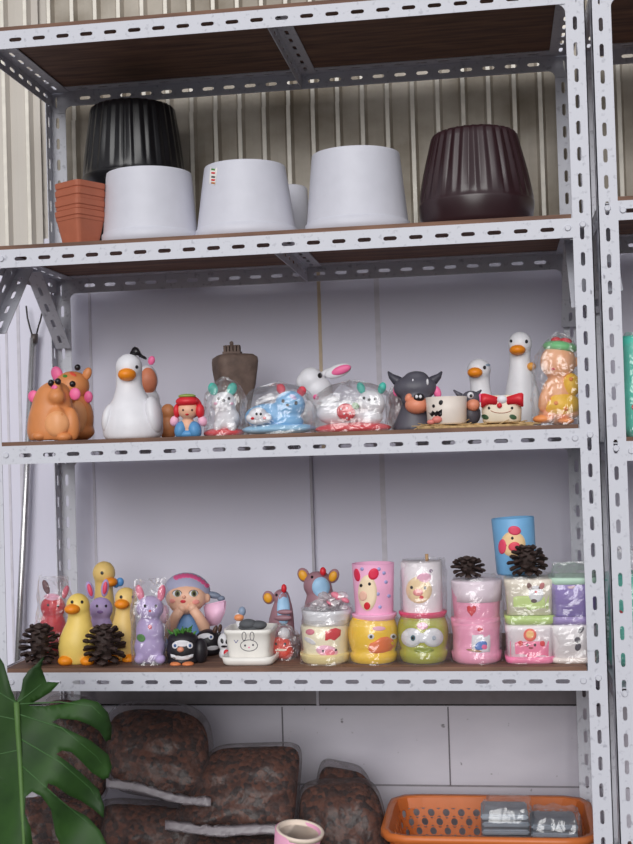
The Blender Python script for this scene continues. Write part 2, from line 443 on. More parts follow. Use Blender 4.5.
# ------------------------------------------------------------------ figurine kit
class Fig:
    """a thing standing at image column x on plane Y, base at height zb; measures in photo pixels turned into metres at its distance"""
    def __init__(s, name, label, cat, x, Y, zb, group=None):
        s.Y = Y; s.base = PZ(x, Y, zb)
        s.root = empty(name, s.base); tag(s.root, label, cat, group)
        s.m = (s.base-CAM).dot(_F)/FPX
        s.bvh = None
    def L(s, x, y, dy=0): return P(x, y, s.Y+dy*s.m)-s.base
    def bm(s, ells, seg=20, rings=12):
        b = bmesh.new()
        for e in ells:
            x, y, rx, ry = e[:4]; dy = e[4] if len(e) > 4 else 0
            rd = e[5] if len(e) > 5 and e[5] else min(rx, ry*1.2); rot = e[6] if len(e) > 6 else 0
            sphere(b, s.L(x, y, dy), rx*s.m, rd*s.m, ry*s.m, R(rot), seg, rings)
        return b
    def part(s, name, m, ells, parent=None, keep=False, label=None):
        b = s.bm(ells)
        if keep: s.setbvh(b)
        o = fin(name, b, m, parent or s.root)
        if label: o['label'] = label
        return o
    def setbvh(s, b): s.bvh = BVHTree.FromBMesh(b)
    def stack(s, b, rows, seg=28, dy=0):
        """smooth upright form through rows (x, y, half width[, half depth[, dy]]), base first"""
        rows = [tuple(r)+((r[2]*.92,) if len(r) < 4 else ())+((0,) if len(r) < 5 else ()) for r in rows]
        out = []
        n = len(rows)
        for i in range(n-1):
            p0, p1, p2, p3 = rows[max(0, i-1)], rows[i], rows[i+1], rows[min(n-1, i+2)]
            for k in range(5):
                t = k/5
                out.append(tuple(.5*((2*p1[j])+(-p0[j]+p2[j])*t+(2*p0[j]-5*p1[j]+4*p2[j]-p3[j])*t*t+(-p0[j]+3*p1[j]-3*p2[j]+p3[j])*t**3) for j in range(5)))
        out.append(rows[-1])
        pv = None; rings = []
        for x, y, w, d, yy in out:
            c = s.L(x, y, dy+yy); c.z = max(c.z, 0)
            rings.append([b.verts.new((c.x+max(.2, w)*s.m*math.cos(2*math.pi*i/seg), c.y+max(.2, d)*s.m*math.sin(2*math.pi*i/seg), c.z)) for i in range(seg)])
        for a, c in zip(rings, rings[1:]):
            for i in range(seg):
                j = (i+1) % seg; b.faces.new((a[i], a[j], c[j], c[i]))
        b.faces.new(rings[0][::-1]); b.faces.new(rings[-1])
        bmesh.ops.recalc_face_normals(b, faces=b.faces)
    def body(s, name, m, ells, vox=0.0032, parent=None, smooth=6, ground=True, rows=None):
        """one continuous ceramic body: ellipsoids fused by a voxel remesh and relaxed"""
        b = s.bm(ells)
        if rows: s.stack(b, rows)
        o = fin(name, b, None, None, normals=False)
        r = o.modifiers.new('fuse', 'REMESH'); r.mode = 'VOXEL'; r.voxel_size = vox
        q = o.modifiers.new('relax', 'SMOOTH'); q.factor = 0.5; q.iterations = smooth
        dg = bpy.context.evaluated_depsgraph_get()
        me = bpy.data.meshes.new_from_object(o.evaluated_get(dg), depsgraph=dg)
        old = o.data; bpy.data.objects.remove(o); bpy.data.meshes.remove(old)
        zmin = min(v.co.z for v in me.vertices)
        if ground and parent is None and abs(zmin) > 0:
            for v in me.vertices:                       # stands flat on its base
                if v.co.z < 0.012: v.co.z = (v.co.z-zmin)*0.012/max(1e-4, 0.012-zmin)
        me.materials.clear()
        b = bmesh.new(); b.from_mesh(me); s.setbvh(b); b.free()
        me.name = name
        return link(name, me, m, parent or s.root)
    def lathe(s, name, m, prof, xc, power=None, seg=48, inner=None, parent=None, fn=None, dy=0, z0=None, wall=0.7, depth=None, yr=None):
        """prof [(y_px, r_px)] from the base up; an open cup gets an inside when depth (px) is given"""
        b = bmesh.new()
        base = s.L(xc, prof[0][0], dy)
        pr = []
        for y, r in prof:
            z = s.L(xc, y, dy).z
            pr.append((r*s.m, z))
        dz = 0 if z0 is None else z0 - pr[0][1]
        pr = [(r, z+dz) for r, z in pr]
        if depth:
            rt, zt = pr[-1]; t = wall*s.m*2
            pr += [(rt-t, zt), (rt-t*1.3, zt-depth*s.m)]
        lathe(b, pr, seg, base.x, base.y if dy else 0.0, fn=fn, power=power)
        if depth: pass
        bmesh.ops.recalc_face_normals(b, faces=b.faces)
        s.setbvh(b)
        o = fin(name, b, m, parent or s.root)
        return o
    def cast(s, x, y):
        o = CAM - s.base; d = ray(x, y).normalized()
        h = s.bvh.ray_cast(o, d)
        return (h[0], d) if h[0] is not None else (None, d)
    def decal(s, name, m, x, y, rx, ry, rot=0, poly=None, th=0.0009, parent=None, n=20, rings=3):
        """a raised painted or moulded patch that follows the surface below it"""
        pts = []
        if poly is None:
            poly = [(rx*math.cos(2*math.pi*i/n), ry*math.sin(2*math.pi*i/n)) for i in range(n)]
        c, sn = math.cos(R(rot)), math.sin(R(rot))
        poly = [(px*c-py*sn, px*sn+py*c) for px, py in poly]
        b = bmesh.new()
        h0, d0 = s.cast(x, y)
        if h0 is None: b.free(); return None
        def at(dx, dy, off):
            h, d = s.cast(x+dx, y+dy)
            if h is None or (h-h0).length > 3.0*s.m*math.hypot(dx, dy)+0.004:
                o = CAM-s.base; t = (h0-o).length; h = o+d*t
            return h - d*off
        cv = b.verts.new(at(0, 0, th))
        prev = None
        for k in range(1, rings+1):
            f = k/rings
            ring = [b.verts.new(at(px*f, py*f, th if k < rings else th*0.8)) for px, py in poly]
            nn = len(ring)
            for i in range(nn):
                j = (i+1) % nn
                if prev is None: b.faces.new((cv, ring[i], ring[j]))
                else: b.faces.new((prev[i], ring[i], ring[j], prev[j]))
            prev = ring
        skirt = [b.verts.new(at(px*1.01, py*1.01, -0.0012)) for px, py in poly]
        nn = len(skirt)
        for i in range(nn):
            j = (i+1) % nn
            b.faces.new((prev[i], skirt[i], skirt[j], prev[j]))
        return fin(name, b, m, parent or s.root)
    def ring(s, name, m, x, y, rx, ry, w=0.5, rot=0, parent=None, a0=0, a1=360, n=28):
        """a painted outline that follows the surface"""
        b = bmesh.new(); pts = []
        for i in range(n+1):
            a = R(a0+(a1-a0)*i/n); px, py = rx*math.cos(a), ry*math.sin(a)
            c, sn = math.cos(R(rot)), math.sin(R(rot)); px, py = px*c-py*sn, px*sn+py*c
            h, d = s.cast(x+px, y+py)
            if h is not None: pts.append(h-d*0.0002)
        if len(pts) > 2: tube(b, pts, w*s.m, 6)
        return fin(name, b, m, parent or s.root)
    def line(s, name, m, pts, w=0.5, parent=None):
        b = bmesh.new(); q = []
        for (x0, y0), (x1, y1) in zip(pts, pts[1:]):
            for i in range(6):
                h, d = s.cast(x0+(x1-x0)*i/6, y0+(y1-y0)*i/6)
                if h is not None: q.append(h-d*0.0003)
        h, d = s.cast(*pts[-1])
        if h is not None: q.append(h-d*0.0003)
        if len(q) > 1: tube(b, q, w*s.m, 6)
        return fin(name, b, m, parent or s.root)
    def eyes(s, pts, r=1.6, m=None, name='eye', parent=None):
        for x, y in pts: s.decal(name, m or BLACK, x, y, r, r*1.15, parent=parent, th=0.0012, n=12, rings=2)
    def wrap(s, x0, x1, y0, y1, rd, seed, top='crimp', m=None, amp=1.6, power=3.2, n=14, seg=34, dy=0, parent=None):
        """loose crinkled clear bag around the thing, y0 its base, y1 its top"""
        rr = random.Random(seed)
        b = bmesh.new(); rings = []
        xc = (x0+x1)/2; hw = (x1-x0)/2
        for k in range(n+1):
            t = k/n
            c = s.L(xc, y0+(y1-y0)*t, dy)
            if k == 0: c.z = 0.0008
            w = hw; d = rd
            if top == 'crimp':
                f = 1 if t < 0.62 else max(0.0, 1-((t-0.62)/0.38)**1.6)
                d = rd*(0.08+0.92*f); w = hw*(0.86+0.14*f) if t > .62 else hw
            elif top == 'dome':
                f = 1 if t < 0.45 else math.sqrt(max(0.0, 1-((t-0.45)/0.55)**2.2))
                d = rd*max(0.06, f); w = hw*max(0.10, f)
            elif top == 'flat':
                f = 1 if t < 0.9 else 0.9
                d = rd*f; w = hw*f
            ring = []
            for i in range(seg):
                a = 2*math.pi*i/seg; cc, ss = math.cos(a), math.sin(a)
                q = (abs(cc)**power+abs(ss)**power)**(-1/power)
                jit = amp*s.m
                nz = noise.noise(Vector((cc*2.3+seed, ss*2.3, t*4.0)))*2.2*jit if t > 0.02 else 0
                ring.append(b.verts.new((c.x+w*s.m*q*cc+nz*cc+rr.uniform(-.28, .28)*jit,
                                         c.y+d*s.m*q*ss+nz*ss+rr.uniform(-.28, .28)*jit,
                                         max(0.0006, c.z+(rr.uniform(-.5, .5)*jit if 0 < k else 0) + (noise.noise(Vector((cc*5, ss*5, seed)))*3*jit if k == n else 0)))))
            rings.append(ring)
        for p, q in zip(rings, rings[1:]):
            for i in range(seg):
                j = (i+1) % seg
                f = b.faces.new((p[i], p[j], q[j], q[i]))
        if top != 'crimp' or True: b.faces.new(rings[-1])
        return fin('plastic_wrap', b, m or FILM, parent or s.root, smooth=False)

BLACK = mat((28, 24, 28), 0.3, var=0.02)
WHITE = cer(226, 225, 230); CREAM = cer(236, 222, 200)
ORANGE = cer(238, 140, 30); PEACH = cer(232, 178, 148); PINK = cer(240, 110, 160); RED = cer(214, 42, 54)
YELLOW = cer(240, 205, 90); PALEPINK = cer(240, 180, 205); LILAC = cer(180, 160, 206); TEAL = cer(70, 180, 165)
BLUE = cer(120, 180, 226); GREY = cer(84, 82, 92); TAN = cer(214, 138, 84); TAN2 = cer(232, 164, 112)
GREEN = mat((70, 130, 50), 0.5, var=0.2)

T2, T3, T4, T5 = Z2+BT, Z3+BT, Z4+BT, Z5+BT
def Yof(x, y, z):
    d = ray(x, y); t = (z-CAM.z)/d.z
    return (CAM+d*t).y

# ------------------------------------------------------------------ upper shelf: planters
WP = mat((207, 207, 217), 0.5, var=0.02, bump=0.06, bscale=50)
def white_pot(xc, Y, ytop, rt, rb, label, sticker=False):
    f = Fig('planter', label, 'plant pot', xc, Y, T2, 'upturned white planters')
    zt = f.L(xc, ytop, -rt*.93).z; m = f.m
    pr = [(rb*.97*m, 0), (rb*m, .0015), (rb*1.0*m, .024), (rb*0.975*m, .0255), (rb*0.965*m, .028)]
    for t in (0.3, 0.5, 0.7, 0.86, 0.93, 0.97, 0.99):
        r = rb*.965+(rt-rb*.965)*t
        if t > .9: r -= (t-.9)**2*500*0.055
        pr.append((r*m, .028+(zt-.028)*t))
    pr.append(((rt-6)*m, zt)); pr.append((rt*.5*m, zt))
    b = bmesh.new(); lathe(b, pr, 72, fn=lambda a, r, z: 1+0.004*noise.noise(Vector((a*14, 0, 1.5))) if z > .02 else 1)
    bmesh.ops.recalc_face_normals(b, faces=b.faces); f.setbvh(b)
    fin('pot_body', b, WP, f.root)
    if sticker:
        st = f.decal('sticker', mat((236, 232, 226), 0.5), 213, 176, 3.6, 9.5, rot=6, th=0.0004, poly=[(-3.4, -9), (3.4, -9), (3.4, 9), (-3.4, 9)], rings=4)
        for yy, c in ((169.5, GREEN), (173, RED), (177, mat((60, 60, 60))), (180, RED), (183, mat((190, 120, 60)))):
            f.decal('sticker_print', c, 213.2, yy, 2, 1, rot=6, th=0.0008, poly=[(-2, -.9), (2, -.9), (1.6, .9), (-2, .9)], rings=2, parent=st)
    return f
white_pot(151, 0.115, 165, 42.5, 48.5, 'upturned white planter in front of the black pleated pot')
white_pot(247, 0.125, 158.5, 40.5, 51, 'upturned white planter with a small paper sticker near its top edge', True)
white_pot(358, 0.125, 145, 44, 52.5, 'tallest upturned white planter, left of the brown pleated pot')
f = Fig('planter', 'white planter half hidden behind and between two larger white planters', 'plant pot', 290, 0.315, T2, 'upturned white planters')
zt = f.L(290, 184, -17).z
b = bmesh.new(); lathe(b, [(24*f.m, 0), (23.5*f.m, .02), (19*f.m, zt-.003), (17.5*f.m, zt), (8*f.m, zt)], 64); fin('pot_body', b, WP, f.root)

def pleat_pot(f, zb, ytop, yw, rt, rw, rb, m, seed, xc):
    """pleated pot: smooth curved band below, sharp uneven pleats above"""
    k = f.m; zt = f.L(xc, ytop, -rt*.9).z; zw = f.L(xc, yw, -rw).z
    rr = random.Random(seed); NP = 30
    off = [rr.uniform(-.35, .35) for _ in range(NP+1)]
    amp = [rr.uniform(0.6, 1.3) for _ in range(NP+1)]
    def fold(a, r, z):
        t = (z-zw)/(zt-zw)
        if t <= 0: return 1
        u = a/(2*math.pi)*NP; i = int(u) % NP; w = u-int(u)
        p = 0.5+off[i]*0.6*(1-t)
        tri = w/p if w < p else (1-w)/(1-p)
        return 1 - 0.036*amp[i]*(1-tri)*min(1, t*5)
    pr = [(rb*.8*k, zb), (rb*k, zb+.001)]
    for t in (.25, .5, .75, .93, 1): pr.append(((rb+(rw-rb)*math.sin(t*math.pi/2))*k, zb+.001+(zw-zb-.001)*t))
    pr.append((rw*.992*k, zw+.0012))
    for t in (.06, .15, .3, .45, .6, .75, .88, .95): 
        r = rw+(rt-rw)*(t**1.25); pr.append((r*k, zw+(zt-zw)*t))
    pr += [((rt-1.5)*k, zt-.002), ((rt-4)*k, zt), (rt*.5*k, zt)]
    b = bmesh.new(); lathe(b, pr, 360, fn=fold)
    fin('pot_body', b, m, f.root, smooth=True)
BLK = mat((22, 21, 24), 0.3, var=0.03); BRN = mat((50, 31, 35), 0.28, var=0.06)
f = Fig('pleated_pot', 'brown pleated plant pot at the right end of the top row', 'plant pot', 477, 0.135, T2, 'pleated pots')
pleat_pot(f, 0, 124, 193, 42, 57.5, 53, BRN, 3, 477)
f = Fig('pleated_pot', 'lower black pot of the stack, mostly hidden in the gap between white planters', 'plant pot', 140, 0.31, T2, 'pleated pots')
zc = P(135, 183, 0.31-.11).z
pleat_pot(f, 0, 183, 215, 49, 56, 52, BLK, 5, 140)
f = Fig('pleated_pot', 'black pleated plant pot raised behind the leftmost white planter', 'plant pot', 135, 0.31, zc+0.0005, 'pleated pots')
pleat_pot(f, 0, 97, 166, 42, 51, 44, BLK, 4, 135)

# nested square terracotta pots
TERRA = mat((178, 102, 76), 0.6, var=0.06)
Yt = 0.062; xt = 81
f0 = None
m_t = (PZ(xt, Yt, T2)-CAM).dot(_F)/FPX
rims = [214, 204, 194, 186]
names = ['lowest square terracotta pot of the nested stack, its whole side showing', 'second square terracotta pot from the bottom of the nested stack, only its rim showing',
         'third square terracotta pot from the bottom of the nested stack, only its rim showing', 'topmost square terracotta pot of the nested stack beside a white planter']
for i, yr in enumerate(rims):
    zr = P(xt, yr+4, Yt-.04).z - T2
    H = P(xt, 218, Yt-.04).z - T2
    z0 = zr-H + (0.0 if i == 0 else 0.001)
    f = Fig('square_pot', names[i], 'plant pot', xt, Yt, T2+max(0, z0), 'nested terracotta pots')
    s_ = m_t; top = 24.3*.77*s_; bot = 17.0*.77*s_
    rim = H+.0195
    pr = [(bot, 0), (bot+(top-bot)*.80, H-.001), (top*.965, H), (top*.985, H+.006), (top*.955, H+.0065), (top*1.0, H+.0085), (top*1.02, rim),
          (top*.95, rim), (top*.93, H+.003), (bot*.95, .004)]
    b = bmesh.new(); lathe(b, [(r*1.0, z) for r, z in pr], 64, power=9)
    bmesh.ops.rotate(b, verts=b.verts, cent=(0, 0, 0), matrix=Matrix.Rotation(R(-31), 3, 'Z'))
    fin('pot_body', b, TERRA, f.root, smooth=False)

# ------------------------------------------------------------------ middle shelf: figurines
f = Fig('animal_figurine', 'tan deer-like figurine with snout raised, front one at the left end of the middle shelf', 'figurine', 51, 0.075, T3, 'tan animal figurines')
f.body('body', TAN, [(57, 397, 8.5, 8, -14, 8), (57, 389, 5, 8, -12, 6), (40, 424, 8, 17, -10, 8, 4), (72, 424, 8, 17, -9, 8, -4), (57, 424, 11, 17, -16, 7)], rows=[(52, 440, 22, 19), (52, 432, 25, 21), (52, 418, 24, 20), (52, 405, 20.5, 18), (53, 394, 18, 16), (54, 386, 13, 12), (54, 381, 4, 4)])
f.decal('belly', TAN2, 57, 424, 12.5, 13); f.decal('cheek', PINK, 54, 387, 3.5, 2)
for x, y in ((33.5, 396.5), (75, 394)): f.part('ear', PINK, [(x, y, 5.8, 6.2, -3, 2.5)])
for x, y in ((51, 383), (58, 381.5)): f.part('eye', BLACK, [(x, y, 3.1, 3.4, -15, 3.1)])
for x, y in ((40, 436), (64, 437)): f.part('foot', TAN, [(x, y, 8, 5, -15, 8)])

f = Fig('animal_figurine', 'tan deer-like figurine standing behind the front one, with a bigger upright ear', 'figurine', 76, 0.185, T3, 'tan animal figurines')
f.body('body', TAN, [(76, 418, 18, 25, 0, 16), (76, 432, 19, 10, 0, 17), (72, 386, 18, 15, 0, 15), (70, 395, 8, 8, -12, 8)])
f.decal('belly', TAN2, 78, 417, 9, 16)
for x, y, rx, ry, c, r in ((57, 374, 6, 8, PINK, -20), (87, 374, 4.5, 7, TAN, 25)): f.part('ear', c, [(x, y, rx, ry, 0, 3, r)])
f.part('ear', PINK, [(88.5, 397, 4.5, 6, -4, 2.5)])
for x, y in ((77.5, 367.5), (72.5, 384)): f.part('eye', BLACK, [(x, y, 3.1, 3.2, -14 if y > 380 else 0, 3)])
f.decal('leaf_mark', GREEN, 65, 376, 2.4, 1.5); f.decal('cheek', cer(230, 90, 70), 73, 374, 4, 1.6, 30)

f = Fig('goose_figurine', 'white goose figurine with an orange beak and a black bow on its head', 'figurine', 133, 0.09, T3, 'white duck and goose figurines')
f.body('body', WHITE, [(129, 367, 13.5, 13.5, -4, 13)], rows=[(133, 440, 26, 24), (133, 434, 30, 26), (133, 422, 30, 26), (132, 410, 26, 22), (131, 398, 18, 17), (129.5, 387, 13.5, 13), (129, 377, 13, 12.5), (129, 366, 13, 12.5, -4), (129, 358, 8, 8, -4)])
f.part('wing', WHITE, [(154, 415, 8, 19, -6, 15, -8)]); f.part('wing', WHITE, [(110, 419, 7, 16, -6, 15, 10)])
f.part('beak', ORANGE, [(127, 374.5, 9, 6.6, -13, 10)])
b = bmesh.new()
for pts in ([(133, 346.5), (136, 347), (141, 355.5), (129, 354.5)], [(138, 353), (145, 357), (145, 359.5), (138, 356.5)]):
    vs = [b.verts.new(f.L(px, py, -8)) for px, py in pts]; ff = b.faces.new(vs)
    ex = bmesh.ops.extrude_face_region(b, geom=[ff])
    for v in ex['geom']:
        if isinstance(v, bmesh.types.BMVert): v.co.y += .016
bmesh.ops.bevel(b, geom=b.edges[:], offset=.0015, segments=2, affect='EDGES')
fin('bow', b, BLACK, f.root)
f.eyes([(136.8, 367)], 1.6)

f = Fig('pig_figurine', 'white figurine with an orange face and pink ear, behind the bow-headed goose', 'figurine', 149, 0.235, T3)
f.body('body', WHITE, [(149, 418, 15, 24, 0, 14), (147, 380, 11, 15, 0, 12), (148, 400, 12, 12)])
f.part('face', cer(224, 138, 104), [(148, 381, 9.2, 13.5, -5, 9)]); f.part('ear', PINK, [(151.5, 360.5, 3.6, 4.6, -2, 2, 15)])
f.ring('smile', mat((150, 70, 60)), 147, 384, 4, 3, 0.35, a0=10, a1=120)

f = Fig('round_figurine', 'small round orange figurine between the goose and the red-haired girl', 'figurine', 168, 0.2, T3)
f.body('body', cer(214, 140, 92), [(168, 412, 7.5, 8.5), (168, 428, 9, 13)], ground=True)

f = Fig('girl_figurine', 'small girl figurine with red hair, green crown and blue dress', 'figurine', 188, 0.06, T3)
f.body('body', PEACH, [(188, 410, 10.5, 9.5, -2, 9), (188, 426, 7.5, 9, 0, 7), (187, 434, 10, 5, 0, 8)], vox=0.0022, smooth=4)
f.eyes([(183, 410), (192, 410)], 1.0, mat((90, 50, 50))); f.decal('mouth', RED, 187, 414.5, 1.8, 1.0)
f.part('hair', RED, [(187, 401.5, 11.5, 5.5, -4, 9), (189, 407, 13.5, 12, 3, 9), (200, 411, 4.5, 7.5, -3, 5), (177, 411, 3.5, 7, -3, 5)])
f.part('crown', cer(150, 170, 90), [(187, 396, 9, 2.2, -4, 7)])
f.part('dress', cer(90, 150, 200), [(181, 430, 6.5, 9, -2, 8, 12), (195, 430, 6.5, 9, -2, 8, -12), (188, 434, 11, 5, 0, 9)])
for x, r in ((174.5, 20), (202.5, -20)): f.part('sleeve', PALEPINK, [(x, 421, 4.5, 5.5, -2, 4.5, r)])

def leaf_shape(n=16): return None
f = Fig('dog_figurine', 'white dog figurine with teal ears on a red base, sealed in clear plastic', 'figurine', 225, 0.09, T3)
f.part('base', RED, [(224, 433, 21, 5.5, 0, 16)])
f.body('body', WHITE, [(227, 419, 13, 13, 0, 12), (224, 403, 12.5, 11.5, -3, 12), (218, 426, 5, 6, -10, 5), (232, 426, 5, 6, -10, 5)], parent=None, ground=False)
for x, r in ((213, -15), (232, 20)): f.part('ear', TEAL, [(x, 389, 5, 6.5, -2, 3, r)])
f.eyes([(218.5, 398.5), (229, 398.5)], 1.4); f.part('nose', BLACK, [(223.3, 400.5, 1.8, 1.5, -15, 2)])
f.decal('cheek', PALEPINK, 215.5, 403.5, 1.8, 1.4); f.decal('cheek', PALEPINK, 232, 403.5, 1.8, 1.4)
f.wrap(205, 246, 436, 378, 19, 3, top='dome')

# brown bark-textured pot
BARK = mat((104, 86, 78), 0.75, var=0.25, vscale=50, bump=0.6, bscale=60)
f = Fig('bark_pot', 'tall brown bark-textured pot with a knobbed lid at the back of the shelf', 'plant pot', 237, 0.30, T3)
def cut(a, r, z): return 1+0.03*noise.noise(Vector((math.cos(a)*3, math.sin(a)*3, z*30)))
o = f.lathe('pot_body', BARK, [(437, 11), (415, 12), (400, 14.5), (385, 18), (370, 20.2), (362, 20.6), (358, 20), (355, 16), (354, 8)], 237, power=5, seg=72, z0=0, fn=cut)
o.rotation_euler = (0, 0, R(28))
b = bmesh.new()
for i in range(5):
    p = f.L(224.5+i*3.4, 349, -8); box(b, p.x-1.25*f.m, p.x+1.25*f.m, p.y, p.y+.016, p.z-4*f.m, p.z+3.4*f.m)
p = f.L(231.5, 344.5, -8); box(b, p.x-7*f.m, p.x+7.5*f.m, p.y, p.y+.014, p.z-1.5*f.m, p.z-.5*f.m)
sphere(b, f.L(231.5, 343.5, -5), 2*f.m, 2*f.m, 2.4*f.m)
p = f.L(231.5, 353, -8); box(b, p.x-9*f.m, p.x+9*f.m, p.y-.002, p.y+.02, p.z-3*f.m, p.z+1.5*f.m)
fin('knob', b, BARK, f.root, smooth=False)

f = Fig('cat_figurine', 'plastic-wrapped light blue cat figurine with a white cloud on a blue base', 'figurine', 278, 0.09, T3)
f.part('base', cer(150, 200, 232), [(279, 429, 38, 6, 0, 20)])
f.body('body', BLUE, [(270, 416, 26, 13, 2, 15), (290, 405, 15.5, 14.5, -2, 14), (290, 422, 14, 8, -4, 12)], ground=False)
for x, y, r in ((281, 389, -20), (301.5, 391.5, 30)): f.part('ear', cer(220, 70, 86), [(x, y, 4.5, 5.5, -2, 3, r)])
f.eyes([(283, 401), (296, 403)], 1.7); f.part('nose', BLACK, [(287.5, 405, 1.8, 1.4, -16, 2)])
f.decal('cheek', LILAC, 293, 397, 4, 2, 30)
f.part('cloud', WHITE, [(258, 415, 9.5, 7.5, -16, 8), (252, 418, 6, 5, -16, 6), (265, 418, 7, 5.5, -16, 6), (258, 420, 10, 5, -16, 6)], keep=True)
f.eyes([(256.5, 414), (260.8, 414)], 1.2); f.decal('cheek', RED, 252.5, 418.5, 1.7, 1.4); f.decal('cheek', RED, 264.5, 418, 1.7, 1.4)
f.wrap(240, 317, 435, 383, 24, 11, top='dome', n=16)

f = Fig('rabbit_figurine', 'white rabbit figurine with a long pink-lined ear, behind the wrapped cats', 'figurine', 322, 0.25, T3)
f.body('body', WHITE, [(324, 415, 22, 22, 0, 18), (318, 390, 15, 14), (311, 380, 13, 13, -3, 12), (303, 382, 7, 8, -4, 8)])
f.part('ear', WHITE, [(338, 371, 14, 6.5, 0, 3.5, -17)]); f.part('ear_lining', PINK, [(341, 370, 10.5, 4.4, -2.2, 2.5, -17)])
f.part('ear', WHITE, [(327, 373, 11, 4, 5, 3, -25)])
f.eyes([(320, 375.5)], 2.3); f.part('nose', PINK, [(316, 397, 3, 3, -12, 3)])

f = Fig('cat_figurine', 'white cat figurine with a red strawberry lying on a red dish, wrapped in plastic', 'figurine', 353, 0.085, T3)
f.part('dish', RED, [(353, 428.5, 38.5, 6.5, 0, 21)])
f.body('body', WHITE, [(342, 413, 27, 13, 2, 15), (371, 404, 14.5, 14, -2, 13), (370, 418, 13, 8, -3, 12)], ground=False)
for x, r in ((361, -20), (382, 20)): f.part('ear', TEAL, [(x, 388, 4, 6, -1, 3, r)])
f.eyes([(364, 398), (375, 399)], 1.3); f.part('nose', BLACK, [(369, 394.5+5, 1.6, 1.3, -15, 2)])
sb = f.part('strawberry', RED, [(346, 412, 9.5, 8.5, -15, 5, 15)], keep=True)
for x, y in ((341, 409), (347, 408), (344, 414), (350, 413), (347, 418)): f.decal('seed', WHITE, x, y, 1, 1, n=8, rings=1, parent=sb)
f.part('leaf', GREEN, [(355.5, 406, 4, 3.5, -16, 3, 30)])
f.wrap(313, 394, 432, 381, 25, 17, top='dome', n=16, power=4.5)

f = Fig('small_figurine', 'small dusky pink figurine in cloudy plastic left of the buffalo', 'figurine', 398, 0.15, T3)
f.body('body', cer(150, 120, 128), [(398, 418, 10, 16, 0, 9), (397, 400, 9, 10, 0, 8)])
f.wrap(386, 409, 434, 384, 12, 19, top='dome', m=FILM_CLOUD)

def buffalo(f, sc, x, y):
    pass
f = Fig('buffalo_figurine', 'big dark grey buffalo figurine with curved horns and an orange muzzle', 'figurine', 415, 0.10, T3, 'buffalo figurines')
f.body('body', GREY, [(415, 388, 22, 13.5, -3, 15), (416, 399, 15, 11, -6, 12), (416, 377, 12, 6, -2, 11)], rows=[(414, 436, 20, 16), (414, 426, 21, 16), (414, 412, 15, 13), (415, 400, 12, 11), (415, 388, 10, 10)])
for sx in (-1, 1):
    b = bmesh.new(); tube(b, [f.L(415+sx*a, yy, 0) for a, yy in ((13, 384), (19, 380), (24, 376), (27, 371.5))], [6*f.m, 5*f.m, 3*f.m, .8*f.m], 12)
    fin('horn', b, cer(66, 64, 74), f.root)
for x, y, r in ((397, 390, 10), (437, 392, -18)): f.part('ear', PINK, [(x, y, 4, 6.5, -3, 3, r)])
f.part('muzzle', cer(224, 142, 112), [(417, 405, 12, 9, -13, 11), (409, 398, 4, 5, -14, 5, 20)], keep=True)
f.part('nose', BLACK, [(419, 397.5, 5.5, 4.2, -20, 5)], keep=True)
for x in (416.5, 420.5): f.decal('nostril', WHITE, x, 396.5, 1.4, 1.9, n=10, rings=1)
f.setbvh(f.bm([(415, 389, 19, 14, -2, 15), (416, 376, 8, 5, -2, 9)]))
for x in (413, 427.5): f.part('eye', WHITE, [(x, 382, 1.3, 3.2, -14, 2)])

# straw mat under the three small pots
ym = 0.062
f = Fig('straw_mat', 'frayed woven straw mat under the skull pot and the red-eared pot', 'mat', 476, ym, T3)
b = bmesh.new(); rr = random.Random(4)
hw = 56*f.m
box(b, -hw, hw, -0.055, 0.055, 0, 0.004)
for i in range(150):
    a = Vector((rr.uniform(-hw, hw), rr.uniform(-.055, .055), rr.uniform(.003, .007)))
    d = Vector((rr.uniform(-1, 1), rr.uniform(-.3, .3), rr.uniform(-.05, .08))).normalized()*rr.uniform(.01, .03)
    q = a+d; 
    q.z = max(.003, q.z)
    q.y = max(-.058, q.y)
    tube(b, [a-d*.6 if (a-d*.6).y > -.058 else a, a+Vector((0, 0, .001)), q], 0.0009, 5)
fin('weave', b, mat((196, 164, 116), 0.8, var=0.3, vscale=90), f.root)
MZ = T3+0.008
f = Fig('skull_pot', 'small white cup painted with a black skull face on the straw mat', 'plant pot', 447, 0.05, MZ)
f.lathe('cup', cer(228, 216, 206), [(424, 18), (422, 19.5), (410, 20), (396.5, 20.5)], 447, depth=6, z0=0)
f.eyes([(433.5, 406)], 1.5); f.decal('eye', BLACK, 440.8, 402.5, 2, 2.6, 20)
f.decal('mouth', BLACK, 435, 413.5, 7, 3, poly=[(-7, -1), (-4, -.5), (-2.5, -3), (0, -1), (2, -3), (4, -1.5), (7, -4.5), (7, 1.5), (5, 3.5), (3, 1), (1, 3.5), (-1, 1.2), (-3, 3.5), (-5, 1)])
f.part('bow', cer(222, 130, 120), [(437, 419.5, 5, 3.5, -20, 3), (431, 422, 4, 2.5, -19, 3)])
f = Fig('buffalo_figurine', 'small grey-headed buffalo figurine on the straw mat behind the skull pot', 'figurine', 471, 0.088, MZ, 'buffalo figurines')
f.body('body', GREY, [(471, 399, 10, 8.5, -2, 8), (470, 414, 11, 12, 0, 9)], vox=0.0024)
for sx in (-1, 1):
    b = bmesh.new(); tube(b, [f.L(467.5+sx*a, yy, 0) for a, yy in ((6, 396), (10, 393.5), (14, 390))], [2.6*f.m, 2.2*f.m, .8*f.m], 10); fin('horn', b, GREY, f.root)
f.part('ear', PINK, [(480.5, 398, 2.4, 4.5, -4, 2)])
e = f.part('eye', WHITE, [(470.5, 395.5, 3.4, 3.6, -8, 3)]); f.part('pupil', BLACK, [(471, 395.8, 1.5, 1.7, -11, 1.2)], parent=e)
f.part('muzzle', cer(226, 146, 116), [(473, 405, 7, 6, -8, 6)])

